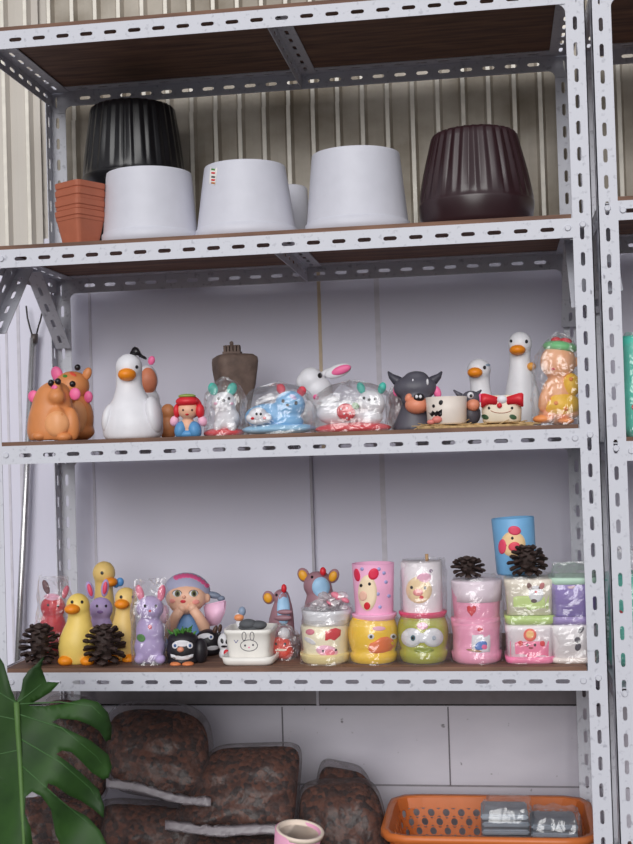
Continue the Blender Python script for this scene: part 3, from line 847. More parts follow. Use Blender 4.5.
f = Fig('duck_figurine', 'smaller white duck figurine with an orange beak, behind the grey-headed buffalo', 'figurine', 481, 0.27, T3, 'white duck and goose figurines')
f.body('body', WHITE, [(479, 370, 12, 11.5, -2, 12)], rows=[(482, 438, 15), (482, 425, 17), (482, 408, 14.5), (481, 394, 11), (480, 384, 10), (479, 372, 10.5), (479, 362, 6)])
f.part('beak', ORANGE, [(475, 372.5, 7.6, 5.2, -12, 8)]); f.eyes([(484.5, 367.5)], 1.7); f.decal('scarf', cer(150, 170, 190), 488, 365, 2.4, 1.2)

f = Fig('cat_face_pot', 'small pot with a cream cat face and red ears on the straw mat', 'plant pot', 502, 0.05, MZ)
f.lathe('pot_body', CREAM, [(423, 17), (421, 19), (412, 19.8), (402, 19.4), (397, 18.6), (396, 17), (396, 8)], 502, power=3.2, seg=56, z0=0)
kb = f.bvh
for pts in ([(480.5, 394), (484, 393), (498, 397), (497, 405), (488, 404), (481, 408)], [(523.5, 393), (520, 392.5), (506, 397), (507, 405), (516, 403.5), (523.5, 407)]):
    b = bmesh.new(); vs = [b.verts.new(f.L(px, py, -20.5)) for px, py in pts]; ff = b.faces.new(vs)
    ex = bmesh.ops.extrude_face_region(b, geom=[ff])
    for v in ex['geom']:
        if isinstance(v, bmesh.types.BMVert): v.co.y += .03
    bmesh.ops.bevel(b, geom=b.edges[:], offset=.0016, segments=2, affect='EDGES')
    fin('ear', b, RED, f.root)
f.part('forehead', WHITE, [(502, 399.5, 5.5, 4.5, -18, 4)])
f.part('nose', RED, [(499.5, 405.5, 2.6, 2.6, -20.5, 2.4)])
f.ring('muzzle_line', mat((170, 110, 90)), 501, 409, 11, 4, 0.4, a0=20, a1=160)
for x in (485, 513): f.decal('leaf', mat((60, 90, 60)), x, 417, 3.8, 2.4, 20)
f.eyes([(489, 408), (512, 408)], 1.3)

f = Fig('goose_figurine', 'tall white goose figurine with a long neck, tallest on the middle shelf', 'figurine', 522, 0.24, T3, 'white duck and goose figurines')
f.body('body', WHITE, [(520, 344, 12, 12.5, -2, 12)], rows=[(523, 436, 16), (523, 422, 18.5), (523, 405, 18.5), (522, 388, 16), (521, 373, 12.5), (520, 360, 10.5), (520, 347, 10.5), (520, 336, 7)])
f.part('beak', ORANGE, [(517.5, 350, 8, 5.2, -12, 9)]); f.eyes([(526.5, 341.5)], 1.6); f.eyes([(511, 341)], 1.4)
f.part('bell', cer(230, 160, 70), [(531.5, 366.5, 4.5, 4.2, -8, 4)]); f.part('wing', WHITE, [(536, 403, 5, 20, -3, 12, -4)])

f = Fig('child_figurine', 'seated child figurine with green headband and yellow cloth, in clear plastic by the right post', 'figurine', 558, 0.085, T3)
f.body('body', cer(240, 176, 130), [(558, 362, 18, 18, -2, 16), (558, 395, 17, 20, 0, 15), (559, 413, 21, 9, 0, 16), (545, 398, 6, 14, -12, 6, 20)])
f.part('headband', cer(120, 190, 130), [(560, 347.5, 17, 7, -1, 15, 8)])
f.part('flower', RED, [(556, 340, 5, 3, -4, 4), (566, 341, 6, 3.2, -5, 4, 12)])
f.part('robe', cer(244, 196, 40), [(560, 405, 20, 14, -3, 17), (571, 385, 9, 12, -6, 10)], keep=True)
for x, y in ((556, 403), (566, 409), (549, 399), (571, 379)): f.decal('robe_spot', ORANGE, x, y, 2.2, 2.2, n=10, rings=1)
f.part('foot', cer(236, 150, 90), [(543, 419, 10, 4.5, -13, 8), (566, 421, 8, 3.5, -14, 7)])
f.eyes([(549, 362), (561, 363)], 1.2, mat((120, 60, 50))); f.part('ear', cer(240, 176, 130), [(575, 362, 4, 5, -2, 3)])
f.setbvh(f.bm([(558, 362, 18, 18, -2, 16)])); f.decal('mouth', RED, 553, 369, 2.4, 1.2)
f.wrap(533, 584, 425, 334, 21, 23, top='dome', n=18, amp=1.8)

# ------------------------------------------------------------------ lower shelf
CONE = mat((58, 42, 38), 0.7, var=0.35, vscale=120)
def cone_mesh(r, h, n, seed):
    b = bmesh.new(); rr = random.Random(seed)
    sphere(b, Vector((0, 0, h*.5)), r*.48, r*.48, h*.44, seg=12, rings=8)
    for i in range(n):
        t = (i+.5)/n
        a = i*2.39996
        z = h*(.10+.84*t)
        rad = r*math.sin(math.pi*(0.16+0.74*t)**0.85)*rr.uniform(.9, 1.06)
        if t > .93: rad *= .6
        el = R(-18+80*t)+rr.uniform(-.12, .12)
        d = Vector((math.cos(a)*math.cos(el), math.sin(a)*math.cos(el), math.sin(el)))
        side = Vector((-math.sin(a), math.cos(a), 0)); up = d.cross(side)*-1
        base = Vector((math.cos(a), math.sin(a), 0))*rad*.35+Vector((0, 0, z-h*.07*math.sin(el)))
        ln = rad*.70; w = r*.225
        th = r*.07
        prof = [(0, .45, .5), (.45, .8, .8), (.82, 1.15, 1.3), (1.0, .75, 1.2), (1.1, .12, .4)]
        pv = None
        for q, ww, tt in prof:
            c = base+d*ln*q + up*(ln*.16*q*q)
            ring = [b.verts.new(c+side*w*ww), b.verts.new(c+up*th*tt*1.4), b.verts.new(c-side*w*ww), b.verts.new(c-up*th*tt)]
            if pv:
                for k in range(4): b.faces.new((pv[k], pv[(k+1) % 4], ring[(k+1) % 4], ring[k]))
            else: b.faces.new(ring)
            pv = ring
        b.faces.new(pv)
    zm = min(v.co.z for v in b.verts)
    for v in b.verts: v.co.z -= zm
    return b
def pinecone(x, y0, y1, wpx, Y, zb, label, n=52, seed=1):
    f = Fig('pine_cone', label, 'pine cone', x, Y, zb, 'brown pine cones')
    h = f.L(x, y1).z; r = wpx/2*f.m
    ob = f.root; bpy.data.objects.remove(ob)
    b = cone_mesh(r*.93, h, n, seed)
    o = fin('pine_cone', b, CONE, None, smooth=False); o.location = f.base
    tag(o, label, 'pine cone', 'brown pine cones')
    return o

pinecone(40, 662, 620, 42, 0.047, T4, 'brown pine cone standing at the far left end of the lower shelf', seed=1)
pinecone(105, 668, 621, 44, 0.040, T4, 'brown pine cone standing between two yellow ducks', seed=2)

f = Fig('rabbit_figurine', 'red rabbit figurine with dark ears wrapped in plastic, behind the leftmost pine cone', 'figurine', 53, 0.17, T4, 'wrapped rabbit figurines')
f.body('body', cer(216, 56, 70), [(53, 632, 14, 24, 0, 13), (53, 607, 12.5, 12, 0, 12)])
f.decal('cap', PALEPINK, 52, 597, 8, 3.5)
f.part('ear', cer(110, 60, 66), [(46, 587, 3.3, 7.5, 0, 2.5, -18)]); f.part('ear', cer(214, 90, 110), [(65.5, 592, 3, 7, 0, 2.5, 20)])
f.eyes([(48, 605), (58, 606)], 1.2); f.wrap(37, 71, 650, 577, 16, 31, top='crimp')

YD = cer(238, 206, 110); YD2 = cer(230, 196, 120)
f = Fig('duck_figurine', 'yellow duck figurine with orange feet, front one between two pine cones', 'figurine', 77, 0.068, T4, 'yellow duck figurines')
f.body('body', YD, [(78, 606, 12, 13, -1, 12)], rows=[(77, 664, 16), (77, 655, 18), (77, 642, 18.5), (78, 630, 15.5), (79, 620, 12), (79, 612, 11), (78, 602, 10), (78, 595, 6)])
f.part('beak', ORANGE, [(72.5, 609, 8, 5.2, -11, 9)]); f.eyes([(82, 602), (72, 602)], 1.5)
f.part('foot', cer(250, 150, 30), [(66.5, 660.5, 8.5, 5.5, -12, 9)]); f.part('foot', cer(250, 150, 30), [(87.5, 661, 7, 5, -12, 8)])
f.part('wing', YD, [(92, 640, 4, 13, 0, 10)])

f = Fig('duck_figurine', 'yellow duck figurine at the right of the second pine cone', 'figurine', 124, 0.105, T4, 'yellow duck figurines')
f.body('body', YD2, [(126, 599, 11.5, 12, -1, 11)], rows=[(123, 661, 13.5), (123, 652, 15.5), (123, 638, 15), (124, 624, 12), (125, 612, 10), (126, 600, 9.5), (126, 591, 5)])
f.part('beak', ORANGE, [(122, 604, 7.5, 5.2, -10, 8)]); f.eyes([(133, 597), (121, 597)], 1.5)
f.part('foot', cer(250, 150, 30), [(115, 659, 7, 5, -10, 8), (129, 659, 7, 5, -10, 8)])

f = Fig('duck_figurine', 'tall pale yellow duck figurine at the back, its head above the others', 'figurine', 104, 0.315, T4, 'yellow duck figurines')
f.body('body', YD2, [(104, 573, 11.5, 12, -1, 11)], rows=[(104, 652, 13), (104, 635, 15), (104, 615, 13), (104, 598, 10), (104, 586, 9), (104, 573, 9.5), (104, 565, 5)])
f.part('beak', ORANGE, [(111, 582, 6.5, 4.6, -9, 7)]); f.eyes([(102, 573)], 1.6); f.part('bow', cer(90, 150, 210), [(120, 582, 4, 4.5, -4, 3), (116, 585, 3, 3, -4, 3)])

f = Fig('rabbit_figurine', 'lilac rabbit figurine with upright pink-lined ears between the yellow ducks', 'figurine', 101, 0.17, T4, 'wrapped rabbit figurines')
f.body('body', LILAC, [(101, 634, 13, 22, 0, 12), (101, 609, 12, 12, 0, 11)])
for x, y, r in ((90, 590, -14), (105, 588, 10)):
    e = f.part('ear', LILAC, [(x, y, 4, 9, 0, 3, r)]); f.part('ear_lining', cer(224, 80, 110), [(x, y, 2.4, 6.5, -2.2, 2, r)], parent=e)
f.eyes([(97, 606), (106, 606)], 1.3); f.decal('spot', cer(140, 110, 170), 100, 612, 3, 1.6)

f = Fig('rabbit_figurine', 'lilac rabbit figurine with pink ears in crinkled plastic beside the right-hand duck', 'figurine', 150, 0.058, T4, 'wrapped rabbit figurines')
f.body('body', LILAC, [(150, 647, 16, 18, 0, 14), (150, 632, 14.5, 18, 0, 13), (150, 608, 14, 12.5, -1, 13), (140, 659, 6, 5, -9, 6), (160, 659, 6, 5, -9, 6)])
for x, r in ((140, -14), (161.5, 12)): f.part('ear', cer(228, 110, 140), [(x, 593, 4, 8.5, 0, 3, r)])
f.eyes([(145, 606), (156, 606)], 1.4); f.decal('mouth', RED, 150, 611, 1.4, 1.2); f.decal('leaf', GREEN, 141, 638, 4.5, 3.8, 30); f.decal('heart', cer(210, 70, 100), 150, 627, 2, 2.4)
f.wrap(132.5, 168, 665, 579, 16, 37, top='crimp')

SKIN = cer(238, 188, 160)
f = Fig('girl_figurine', 'girl figurine in grey and pink knit hat, chin on hands, with pink wings', 'figurine', 187, 0.20, T4)
f.body('body', cer(110, 150, 200), [], rows=[(187, 657, 20, 14), (187, 645, 22, 15), (187, 630, 20, 13), (187, 616, 14, 11), (187, 606, 7, 7)])
f.body('face', SKIN, [(186, 598, 20.5, 15, -7, 15), (185, 605, 15, 9.5, -9, 13), (207, 598, 3.6, 5, -3, 4)], parent=f.root, ground=False, vox=.0026)
for x in (177, 193.5):
    e = f.decal('eye', WHITE, x, 593.5, 4.4, 3.4); f.decal('iris', mat((110, 110, 70)), x+.4, 593.6, 2.7, 3.1, th=0.0016, parent=e); f.decal('pupil', BLACK, x+.5, 593.8, 1.4, 1.8, th=0.0021, n=10, rings=1, parent=e)
    f.ring('eyelash', BLACK, x, 594, 4.6, 3.8, 0.4, a0=185, a1=355)
f.part('nose', cer(240, 176, 150), [(184, 597, 1.9, 1.6, -22, 2)]); f.decal('mouth', cer(214, 60, 76), 183, 601.5, 2.8, 1.6)
f.decal('cheek', cer(244, 160, 150), 172, 601, 3.2, 2.2); f.decal('cheek', cer(244, 160, 150), 196, 602, 3.6, 2.4)
h = f.part('hat', cer(166, 166, 192), [(187, 591.5, 24, 19, 3, 20, 6)], keep=True)
f.part('hair_tail', cer(120, 130, 150), [(213, 595, 8.5, 3.4, 3, 4, 12), (221, 598.5, 4, 2.8, 3, 3)])
for i in range(9):
    t = i/8; f.decal('knit_band', cer(214, 90, 140), 176+t*31, 577.5-5*math.sin(t*2.2)+t*t*12, 2.9, 2.3, 20+20*t, parent=h)
for pts in (((170, 634), (171, 626), (176, 616), (182, 608)), ((205, 634), (204, 626), (198, 616), (192, 608))):
    b = bmesh.new(); tube(b, [f.L(x, y, dd) for (x, y), dd in zip(pts, (-6, -12, -17, -19))], [5.4*f.m, 6*f.m, 5*f.m, 4.6*f.m], 14)
    for x, y, dd, q in ((pts[0][0], pts[0][1], -6, 5.4), (pts[3][0], pts[3][1], -19, 4.8)): sphere(b, f.L(x, y, dd), q*f.m, q*f.m, q*f.m, seg=14, rings=8)
    fin('arm', b, SKIN, f.root)
b = bmesh.new()
for pts, nm in (([(203, 605), (226, 600), (225, 612), (219, 625), (206, 627)], 0), ([(168, 608), (164, 604), (160, 612), (160, 622), (168, 626)], 1)):
    b = bmesh.new(); vs = [b.verts.new(f.L(px, py, -2)) for px, py in pts]; ff = b.faces.new(vs)
    ex = bmesh.ops.extrude_face_region(b, geom=[ff])
    for v in ex['geom']:
        if isinstance(v, bmesh.types.BMVert): v.co.y += .008
    bmesh.ops.bevel(b, geom=b.edges[:], offset=.003, segments=2, affect='EDGES')
    fin('wing', b, cer(244, 196, 224), f.root)

DKB = cer(36, 33, 38)
f = Fig('penguin_pot', 'black penguin-faced pot holding a small green succulent', 'plant pot', 184, 0.060, T4, 'black bird pots')
f.body('pot_body', DKB, [(183, 650, 17, 15.5, 0, 15), (183, 640, 16, 9, 0, 14), (183, 660, 16, 6, 0, 14)], vox=0.0025)
f.decal('face', WHITE, 182, 643.5, 8.5, 3.2)
for x in (175, 190):
    f.decal('eye', WHITE, x, 645.5, 3, 3.2, th=.0014); f.decal('pupil', mat((60, 90, 140)), x, 645.7, 1.5, 1.7, th=.0022, n=10, rings=1)
f.part('beak', cer(226, 150, 120), [(180.5, 649.5, 3.5, 2.6, -15, 3)])
f.decal('belly_stripe', WHITE, 182, 656.5, 11.5, 3.4, poly=[(-11.5, -2.5), (-6, -.5), (0, 0), (6, -.5), (11.5, -2.5), (11, .8), (6, 3), (0, 3.6), (-6, 3), (-11, .8)])
f.part('foot', cer(220, 130, 80), [(176, 664, 6, 2.6, -11, 6), (188, 664, 6, 2.6, -11, 6)])
f.part('wing', DKB, [(201, 651, 6.5, 13, 2, 9)])
b = bmesh.new(); rr = random.Random(9)
for i in range(46):
    a = rr.uniform(0, 6.28); q = rr.uniform(0, 12); bx = f.L(182, 634)
    p0 = Vector((bx.x+q*math.cos(a)*f.m, q*math.sin(a)*f.m*.8, f.L(182, 635).z))
    d = Vector((math.cos(a)*.5, math.sin(a)*.5, 1)).normalized()*rr.uniform(4, 9.5)*f.m
    tube(b, [p0, p0+d*.6, p0+d+Vector((math.cos(a), math.sin(a), 0))*1.2*f.m], [1.1*f.m, 1.3*f.m, .2*f.m], 6)
o = fin('succulent', b, GREEN, f.root)

f = Fig('penguin_pot', 'black bird pot with brown ear tufts, behind the succulent pot', 'plant pot', 209, 0.155, T4, 'black bird pots')
f.body('pot_body', DKB, [(208, 642, 14, 13, 0, 13), (208, 650, 13, 7, 0, 12)], vox=0.0025)
f.decal('face', WHITE, 204, 636, 7, 2.6, -12); f.decal('eye', WHITE, 211, 637, 2.6, 2.8, th=.0015); f.decal('pupil', mat((60, 90, 140)), 211, 637, 1.3, 1.5, th=.0022, n=10, rings=1)
f.decal('belly_stripe', WHITE, 213, 648, 6.5, 2.2, -6)
f.part('ear_tuft', cer(80, 56, 46), [(215, 630.5, 2.4, 5.5, -2, 3, 20), (220, 628.5, 2, 4.5, -2, 3, 10)])

f = Fig('panda_figurine', 'tiny black and white panda figurine with a red bib, left of the white square planter', 'figurine', 224, 0.115, T4)
f.body('body', WHITE, [(224, 642, 6.5, 9, 0, 6), (225, 654, 6, 7, 0, 6)], vox=0.0018, smooth=4)
f.decal('eye', BLACK, 222, 641, 1.5, 2.6, -15); f.decal('eye', BLACK, 227, 641.5, 1.5, 2.4, 15); f.decal('mouth', BLACK, 224, 646.5, 3, 1.2)
f.part('bib', RED, [(226.5, 653, 3, 3.6, -6, 2)]); f.part('ear', BLACK, [(219, 634, 2, 2.2), (229, 634, 2, 2.2)])

f = Fig('square_planter', 'white square planter on a saucer with a bunny face drawn on it', 'plant pot', 252, 0.070, T4)
WC = cer(234, 230, 224, 0.3)
f.lathe('saucer', WC, [(666, 23), (664, 25.5), (657.5, 27), (657.5, 25), (661, 23)], 252, power=6, seg=64, z0=0)
f.lathe('pot_body', WC, [(661, 19.5), (658, 20), (640, 22), (632, 23), (630.5, 24.3), (626.5, 24.6), (626.5, 22.5), (634, 21)], 252, power=6, seg=64)
INK = mat((60, 55, 70), 0.5)
f.ring('bunny_outline', INK, 249, 645.5, 8.5, 5.6, 0.32)
for x in (244, 252): f.ring('bunny_outline', INK, x, 636.2, 2, 4.2, 0.3)
f.eyes([(245, 645.5), (253, 645)], 0.9, INK); f.decal('nose', PINK, 249, 647.5, .9, .7)
f.line('heart_outline', mat((80, 80, 150)), [(234, 640), (236, 643), (238, 640)], 0.3)
f.part('pebble', mat((88, 90, 94), 0.85, bump=.4, bscale=90), [(248, 624, 9, 5, -4, 8), (258, 625, 9, 4.5, -2, 8), (252, 627, 14, 3.5, 2, 12)])
zc = f.base.z + f.L(240, 628).z
g = Fig('gnome_figurine', 'tiny figurine with orange face and blue-grey cap, in the bunny planter', 'figurine', 240, 0.082, zc-0.003)
g.body('body', WHITE, [(239.5, 623, 3.6, 5.5, 0, 3.5), (239, 617, 4.6, 4.6)], vox=0.0015, smooth=3)
g.part('face', cer(232, 150, 100), [(239, 617.5, 5, 3.6, -2, 4)]); g.part('cap', cer(140, 156, 180), [(242, 611.5, 3.8, 5, 0, 4, 10)])

MAUVE = cer(158, 118, 128); SKY = cer(160, 200, 232); GOLD = cer(226, 160, 40)
def mouse(f, xc, ytop, ybot, ears, nose, belly, body, eyes, arm=None):
    w = (ybot-ytop)*.2
    f.body('body', MAUVE, body, rows=[(xc, ybot, w), (xc, ybot-12, w*1.1), (xc, ybot-(ybot-ytop)*.4, w), (xc+1, ytop+(ybot-ytop)*.35, w*.82), (xc+2, ytop+12, w*.55), (xc+3, ytop+4, w*.28)])
    for x, y, rx, ry, r in ears:
        e = f.part('ear', MAUVE, [(x, y, rx, ry, 0, 3, r)]); f.part('ear_lining', GOLD, [(x-.6, y+.4, rx*.72, ry*.74, -2.2, 2, r)], parent=e)
    f.part('nose', RED, [nose]); f.decal('belly', SKY, *belly); f.eyes(eyes, 1.3)
    if arm: f.part('arm', MAUVE, arm)
f = Fig('mouse_figurine', 'smaller mauve mouse figurine with one yellow-lined ear, behind the white planter', 'figurine', 281, 0.215, T4, 'mauve mouse figurines')
mouse(f, 281, 587, 655, [(268.5, 597.5, 6, 6.8, -15)], (284, 588.5, 2.8, 4.4, -6, 3), (283.5, 609, 6.5, 17), [(281, 597, 8, 8, -1, 8)], [(276.5, 595)], [(283, 618, 9, 3, -11, 3), (285, 612, 8, 2.6, -11, 3)])
f = Fig('mouse_figurine', 'bigger mauve mouse figurine with two yellow-lined ears above the wrapped bowls', 'figurine', 319, 0.25, T4, 'mauve mouse figurines')
mouse(f, 319, 568, 655, [(303.5, 575, 6, 7.5, -25), (333.5, 576, 5.5, 7.5, 25)], (323, 571.5, 3.2, 4.4, -8, 3.5), (321, 587, 9, 10), [(317, 585, 14, 14, -1, 12)], [(312, 577)])

f = Fig('red_figurine', 'small red and white figurine in plastic beside the bunny planter', 'figurine', 283, 0.10, T4)
f.body('body', cer(226, 62, 40), [(281, 646, 11, 10, 0, 9), (284, 652, 10, 8, 0, 9)], vox=.0024)
f.part('cap', WHITE, [(284, 634, 6, 6.5, 0, 6)]); f.eyes([(276, 644), (285, 644)], 1.3); f.decal('stripe', CREAM, 281, 650, 6, 1.2)
f.wrap(269, 298, 658, 624, 12, 41, top='dome')

# stacked round cups ------------------------------------------------
f = Fig('cup_planter', 'pale yellow cup with pink pig and red fruit relief under a white cup', 'plant pot', 326, 0.068, T4, 'cup planters')
PYEL = cer(240, 222, 160)
f.lathe('saucer', PYEL, [(667, 21), (665, 23.5), (659, 25.5), (657, 25.5), (657, 22)], 326, z0=0)
f.lathe('cup', cer(240, 230, 200), [(659, 20), (655, 22), (640, 23), (625, 24), (624, 23)], 326)
f.decal('pig_face', PALEPINK, 327, 651, 11, 5.5, 8); f.decal('snout', cer(236, 130, 150), 330, 652.5, 5, 3.2, th=.0016)
f.eyes([(323, 651), (336, 650)], 1.1); f.decal('fruit', cer(220, 50, 60), 332, 634, 9, 6, -25, poly=[(-9, 3), (-5, -5), (2, -7), (9, -6), (10, 0), (7, 5), (0, 7)])
f.decal('leaf', WHITE, 310, 641, 6.5, 2.4, 30, th=.0015); f.decal('bow', cer(220, 120, 140), 310, 632, 4.5, 3)
f.wrap(301, 352, 667, 618, 27, 43, top='flat', amp=1.0, power=2.3)
zt = f.base.z + f.L(326, 624).z + .0005
f = Fig('cup_planter', 'white wrapped cup on the pale yellow cup, pink plastic bunched on top', 'plant pot', 327, 0.068, zt, 'cup planters')
f.lathe('cup', WHITE, [(624, 21), (622, 23), (616, 23.6), (613, 24.6), (609, 25), (609, 22.5), (614, 21.5)], 327, z0=0)
b = bmesh.new(); rr = random.Random(12)
for i in range(26):
    x0, y0 = rr.uniform(310, 345), rr.uniform(594, 608)
    sphere(b, f.L(x0, y0, rr.uniform(-12, 12)), rr.uniform(4, 8)*f.m, rr.uniform(4, 8)*f.m, rr.uniform(2, 4.5)*f.m, rr.uniform(-.8, .8), 7, 5)
for v in b.verts: v.co += noise.noise_vector(v.co*160)*.003
fin('bunched_plastic', b, film_mat(0.38, 0.12, tint=(1, .92, .94)), f.root, smooth=False)
b = bmesh.new()
for x, y, q in ((337, 596, 7), (345, 600, 5), (330, 603, 4)): sphere(b, f.L(x, y, -6), q*f.m, 4*f.m, q*.5*f.m, .5, 10, 6)
fin('pink_tag', b, cer(226, 130, 150), f.root)
f.wrap(302, 352, 624, 604, 26, 47, top='flat', amp=1.0, power=2.3, n=6)

def pig_face(f, x, y, rx, ry, m, ears, eyes, snout, mouth):
    o = f.decal('pig_face', m, x, y, rx, ry)
    for ex, ey, a, bq, r in ears: f.decal('pig_ear', cer(226, 50, 84), ex, ey, a, bq, r, th=.0014)
    f.eyes(eyes, 1.5)
    if snout: f.decal('snout', cer(240, 150, 150), *snout, th=.0016)
    if mouth: f.decal('mouth', RED, *mouth, th=.0016)

f = Fig('cup_planter', 'glossy yellow round cup with an orange duck bill, under the pink pig cup', 'plant pot', 374, 0.068, T4, 'cup planters')
f.lathe('cup', cer(244, 200, 40, 0.2), [(667, 19), (665.5, 22.5), (660, 23.8), (657.5, 23.4), (656, 21.6), (651, 23.4), (645, 24.8), (639, 25.2), (632, 24.6), (626, 22.6), (622, 20), (620.5, 18), (620.5, 8)], 374, z0=0)
f.decal('bill', cer(238, 120, 50), 381, 645.5, 13, 8.5, 0, poly=[(-13, 3), (-11, -2), (-6, -4), (0, -8), (6, -9), (12, -6), (14, 0), (10, 5), (3, 7), (-5, 8), (-11, 7)], th=.002)
f.ring('bill_line', cer(190, 70, 40), 381, 643, 10, 4, 0.5, a0=15, a1=165)
for x in (371, 393.5): f.decal('eye', WHITE, x, 636.5, 3.2, 2.8); f.decal('pupil', BLACK, x, 636.7, 1.6, 1.6, th=.0018, n=10, rings=1)
f.decal('mark', PALEPINK, 379, 628.5, 6.5, 2.2)
f.wrap(348, 400.5, 667, 617, 27, 53, top='flat', amp=.6, power=2.1, n=8)
zt = f.base.z + f.L(374, 620.5).z + .0008
f = Fig('cup_planter', 'tall pink dotted cup with a pig face, standing on the yellow duck cup', 'plant pot', 374.5, 0.068, zt, 'cup planters')
PK = cer(240, 176, 208)
f.lathe('saucer', PK, [(620, 18), (618, 21), (614, 22.5), (612.5, 22.5), (612.5, 19)], 374.5, z0=0)
f.lathe('cup', PK, [(615, 18.5), (612, 19), (590, 20), (563, 21.2)], 374.5, depth=16)
pig_face(f, 367.5, 593, 9.5, 18, cer(246, 222, 190), [(357, 575, 3, 6.5, -10), (373.5, 574, 5, 6, 30)], [(361, 585.5), (369.5, 584)], None, (367, 606, 3.2, 3.8))
f.decal('snout', cer(240, 190, 170), 363, 596, 4, 5, th=.0014)
for x, y in ((379, 569), (386, 582), (389, 596), (380, 607), (384, 573), (362, 569), (378, 594)): f.decal('dot', cer(170, 170, 220), x, y, 1.8, 1.8, n=10, rings=1)

f = Fig('cup_planter', 'glossy green round cup with two white frog eyes, under the white pig cup', 'plant pot', 424, 0.068, T4, 'cup planters')
f.lathe('cup', cer(172, 172, 56, 0.2), [(667, 18), (665.5, 22), (659, 24.2), (655.5, 24), (654, 22.2), (649, 24), (643, 25.2), (637, 25.6), (630, 25), (624, 23), (620, 20.5), (618, 18.5), (618, 8)], 424, z0=0)
for x in (411.5, 433): f.decal('eye_disc', WHITE, x, 637.5, 10, 9.2, th=.0016); f.ring('eye_rim', mat((190, 190, 196)), x, 637.5, 10, 9.2, .4)
f.decal('bridge', WHITE, 422, 638, 5, 5, th=.0014)
f.decal('pupil', mat((60, 110, 120)), 413, 638, 2.4, 3, th=.0024); f.decal('pupil', BLACK, 413, 638, 1.3, 1.7, th=.003, n=10, rings=1); f.decal('pupil', mat((170, 180, 196)), 434, 638, 2, 2.4, th=.0024)
f.decal('mark', PALEPINK, 422.5, 626, 5.5, 3.6); f.decal('chin', cer(150, 160, 40), 424, 650, 10, 3)
f.wrap(397.5, 451, 667, 616, 27, 59, top='flat', amp=.7, power=2.1, n=8)
zt = f.base.z + f.L(424, 618).z + .0008
f = Fig('cup_planter', 'white cup with a cream pig face on a dark pink saucer', 'plant pot', 423, 0.068, zt, 'cup planters')
f.lathe('saucer', cer(226, 80, 120), [(620, 19), (617.5, 22.5), (614.5, 24), (613, 24), (613, 19)], 423, z0=0)
f.lathe('cup', cer(236, 228, 232), [(615, 19), (612, 19.5), (590, 20), (562, 20.6), (561, 19.5)], 423)
pig_face(f, 419, 590, 13, 13.5, cer(244, 216, 170), [], [(411.5, 587.5), (425, 588)], (418, 592.5, 5, 3.6), (421.5, 597.5, 2.2, 2))
f.decal('bow', PALEPINK, 424, 578, 7.5, 5, -10); f.decal('heart', cer(120, 90, 120), 431, 571, 1.8, 1.8)
b = bmesh.new(); p = f.L(427, 562, -2); tube(b, [p, p+Vector((0, 0, 8*f.m))], 1.7*f.m, 8); fin('wood_stick', b, mat((176, 140, 100), .7), f.root)
f.wrap(400, 446.5, 620, 559, 24, 61, top='flat', amp=.8, power=2.2, n=10)

f = Fig('cup_planter', 'pink cup with a small bluebird picture, lower of the two stacked pink cups', 'plant pot', 477, 0.068, T4, 'cup planters')
PK2 = cer(238, 160, 190)
f.lathe('cup', PK2, [(666, 21), (664, 24), (656, 25), (654, 23), (640, 23.2), (628, 24.3), (622, 24.8), (621, 22), (621, 12)], 477, z0=0)
o = f.decal('picture', WHITE, 481, 644, 10, 10, poly=[(-9, -9), (0, -9.5), (9, -9), (9.5, 0), (9, 8), (0, 9), (-9, 8), (-9.5, 0)])
f.decal('bluebird', cer(90, 130, 200), 481, 645.5, 6.5, 4.2, -25, th=.0016, parent=o); f.decal('bird_breast', PINK, 484.5, 647, 2.8, 2.4, th=.002, parent=o)
f.decal('branch', mat((170, 130, 90)), 474, 650.5, 8, 1.2, 8, th=.0014); f.decal('heart', RED, 480, 629.5, 3, 1.8)
f.wrap(452.5, 502, 666, 620, 26, 67, top='flat', amp=.7, power=2.3, n=8)
zt = f.base.z + f.L(477, 621).z + .0008
f = Fig('cup_planter', 'pink and white cup with a red heart, upper of the two stacked pink cups', 'plant pot', 477, 0.068, zt, 'cup planters')
f.lathe('cup', PK2, [(624, 21), (621, 22.5), (606, 23.5), (598, 24), (590, 24.3)], 477, z0=0)
f.lathe('white_rim', cer(230, 214, 224), [(600, 24.3), (592, 24.8), (580, 25.4), (579, 23), (579, 12)], 477)
f.setbvh(f.bm([(477, 600, 24, 60, 0, 24)]))
f.decal('heart', RED, 471.5, 611, 4.6, 5.6, poly=[(0, -3.5), (2.4, -5.6), (4.6, -4), (4.4, 0), (0, 5.6), (-4.4, 0), (-4.6, -4), (-2.4, -5.6)])
f.wrap(452, 502.5, 624, 576, 26, 71, top='flat', amp=.8, power=2.3, n=8)
zt2 = f.base.z + f.L(477, 579).z + .002
pinecone(468, 582, 559, 34, 0.062, zt2, 'brown pine cone lying on top of the stacked pink cups', n=44, seed=3)

